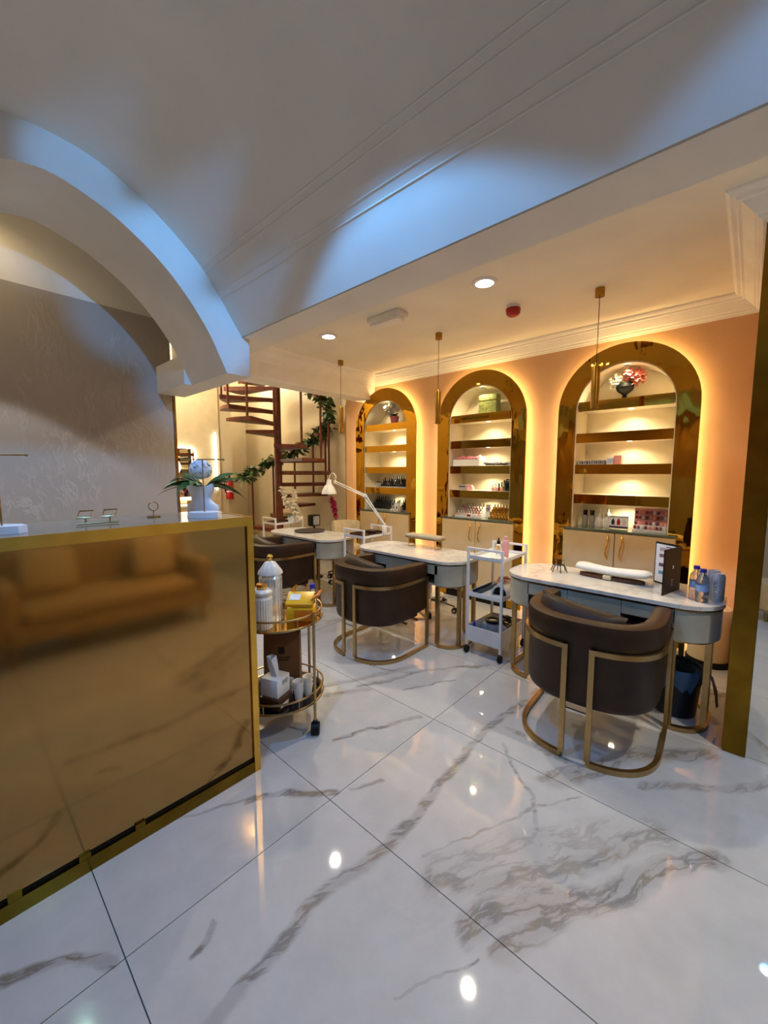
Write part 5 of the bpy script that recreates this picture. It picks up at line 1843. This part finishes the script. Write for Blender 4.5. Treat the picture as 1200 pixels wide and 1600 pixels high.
# vanity corner seen past the stone wall
va = thing('vanity_table', 'cream vanity table against the lit wall past the counter', 'vanity', (-6.78, 2.65, 0))
obj('table_top', MB().box((0, 0, .915), (.40, .9, .03), .004), M['white'], va)
obj('drawer_front', MB().box((.18, 0, .84), (.02, .84, .10), .003), M['cream'], va)
for sx in (-.16, .16):
    for sy in (-.42, .42):
        obj('leg', MB().box((sx, sy, .445), (.04, .04, .89)), M['cream'], va)
mi = thing('lit_mirror', 'rounded wall mirror outlined by a white light tube', 'mirror', (-6.985, 2.62, 1.45))
obj('mirror_pane', MB().prism([(p[0], p[1]) for p in stadium(.30, .40, .08)], 0.0, .008, 'x'), M['mirror'], mi)
obj('light_tube', MB().tube([(.018, p[0], p[1]) for p in stadium(.315, .42, .09)], .014, 8, closed=True), M['ledwhite'], mi)
lamp('POINT', 'mirror_glow', (.25, 0, .1), 3.0, (1.0, .95, .85), mi, size=.2)
lt = thing('light_tube', 'upright white light tube on the cream wall beside the mirror', 'light', (-6.985, 3.29, 1.15))
obj('tube', MB().tube([(.016, 0, 0), (.016, 0, 1.0)], .014, 8), M['ledwhite'], lt)
obj('holder', MB().box((.0, 0, .02), (.03, .03, .03)).box((.0, 0, .98), (.03, .03, .03)), M['white'], lt)
for k, (yy, lb_) in enumerate(((2.72, 'small beige box on the vanity table'), (2.84, 'small olive cosmetic jar on the vanity table'))):
    o = obj('cosmetic_box', MB().box((0, 0, .035), (.08, .09, .07), .006), M['kraft'] if k == 0 else M['greenbox'], loc=(-6.72, yy, .9305))
    tag(o, lb_, 'box')
    obj('lid', MB().box((0, 0, .076), (.084, .094, .010), .002), M['cream'], o)
o = obj('wall_socket', MB().box((0, 0, 0), (.01, .16, .11), .003), M['cream_door'], loc=(-6.995, 2.98, 1.42))
tag(o, 'small framed switch plate on the cream wall', 'switch')
obj('rocker', MB().box((.006, 0, 0), (.004, .05, .06)), M['white'], o)
hl = thing('recessed_downlight', 'unseen warm downlight added in the stair hall ceiling', 'ceiling light', (-6.1, 2.35, 3.6))
obj('trim_ring', MB().lathe([(.06, -.002), (.062, -.010), (.085, -.006), (.087, 0.0), (.06, 0.0)], n=32, cap=False), M['white'], hl)
obj('lens', MB().cyl((0, 0, -.004), .06, .003, 24), M['lens_warm'], hl)
lamp('POINT', 'hall_fill_lamp', (0, 0, -.15), P_HALL_FILL, NEUT, hl, size=.12)  # added to light the hall, source not known
lamp('POINT', 'hall_fill_lamp', (-1.2, 1.7, -.3), P_HALL_FILL * .35, NEUT, hl, size=.12)  # second added fill, no fixture, brightens the far hall wall

# ------------------------------------------------------------------ sofa opposite the counter (seen in its gold front)
so = thing('sofa', 'cream two-seat sofa reflected in the gold counter front', 'sofa', (.50, .98, 0))
obj('base', MB().span((0, -.78, .16), (.80, .78, .30), .03), M['sofa'], so)
obj('seat_cushion', MB().span((-.01, -.64, .301), (.62, .64, .43), .05, 4), M['sofa'], so, smooth=60)
obj('backrest', MB().span((.60, -.78, .30), (.82, .78, .84), .07, 4), M['sofa'], so, smooth=60)
for s in (-1, 1):
    a, b = sorted((s * .645, s * .80))
    obj('armrest', MB().span((.0, a, .16), (.72, b, .62), .06, 4), M['sofa'], so, smooth=60)
    for xx in (.06, .74):
        obj('leg', MB().cyl((xx, s * .70, 0), .016, .16, 10, .022), M['goldsatin'], so)
for k, yy in enumerate((-.42, .40)):
    o = obj('cushion', MB().box((0, 0, .2), (.14, .40, .38), .07, 4), M['cream_fabric'], loc=(.50 + .42, .98 + yy, .432), smooth=60)
    o.rotation_euler = (0, math.radians(14), 0)
    tag(o, ['square cream cushion at the left end of the sofa', 'square cream cushion at the right end of the sofa'][k], 'cushion')
    obj('piping', MB().tube([(-.0, p[0] * 1.0, .2 + p[1]) for p in stadium(.19, .18, .06)], .006, 6, closed=True), M['sofa'], o)
pf = thing('pouf', 'round cream pouf beside the sofa', 'pouf', (.30, -.10, 0))
obj('pouf_body', MB().lathe([(.0, .10), (.20, .10), (.235, .14), (.24, .32), (.22, .38), (.12, .40), (.0, .40)], n=36), M['sofa'], pf)
for k in range(4):
    a = PI / 4 + PI / 2 * k
    obj('leg', MB().cyl((.15 * math.cos(a), .15 * math.sin(a), 0), .014, .10, 10), M['goldsatin'], pf)
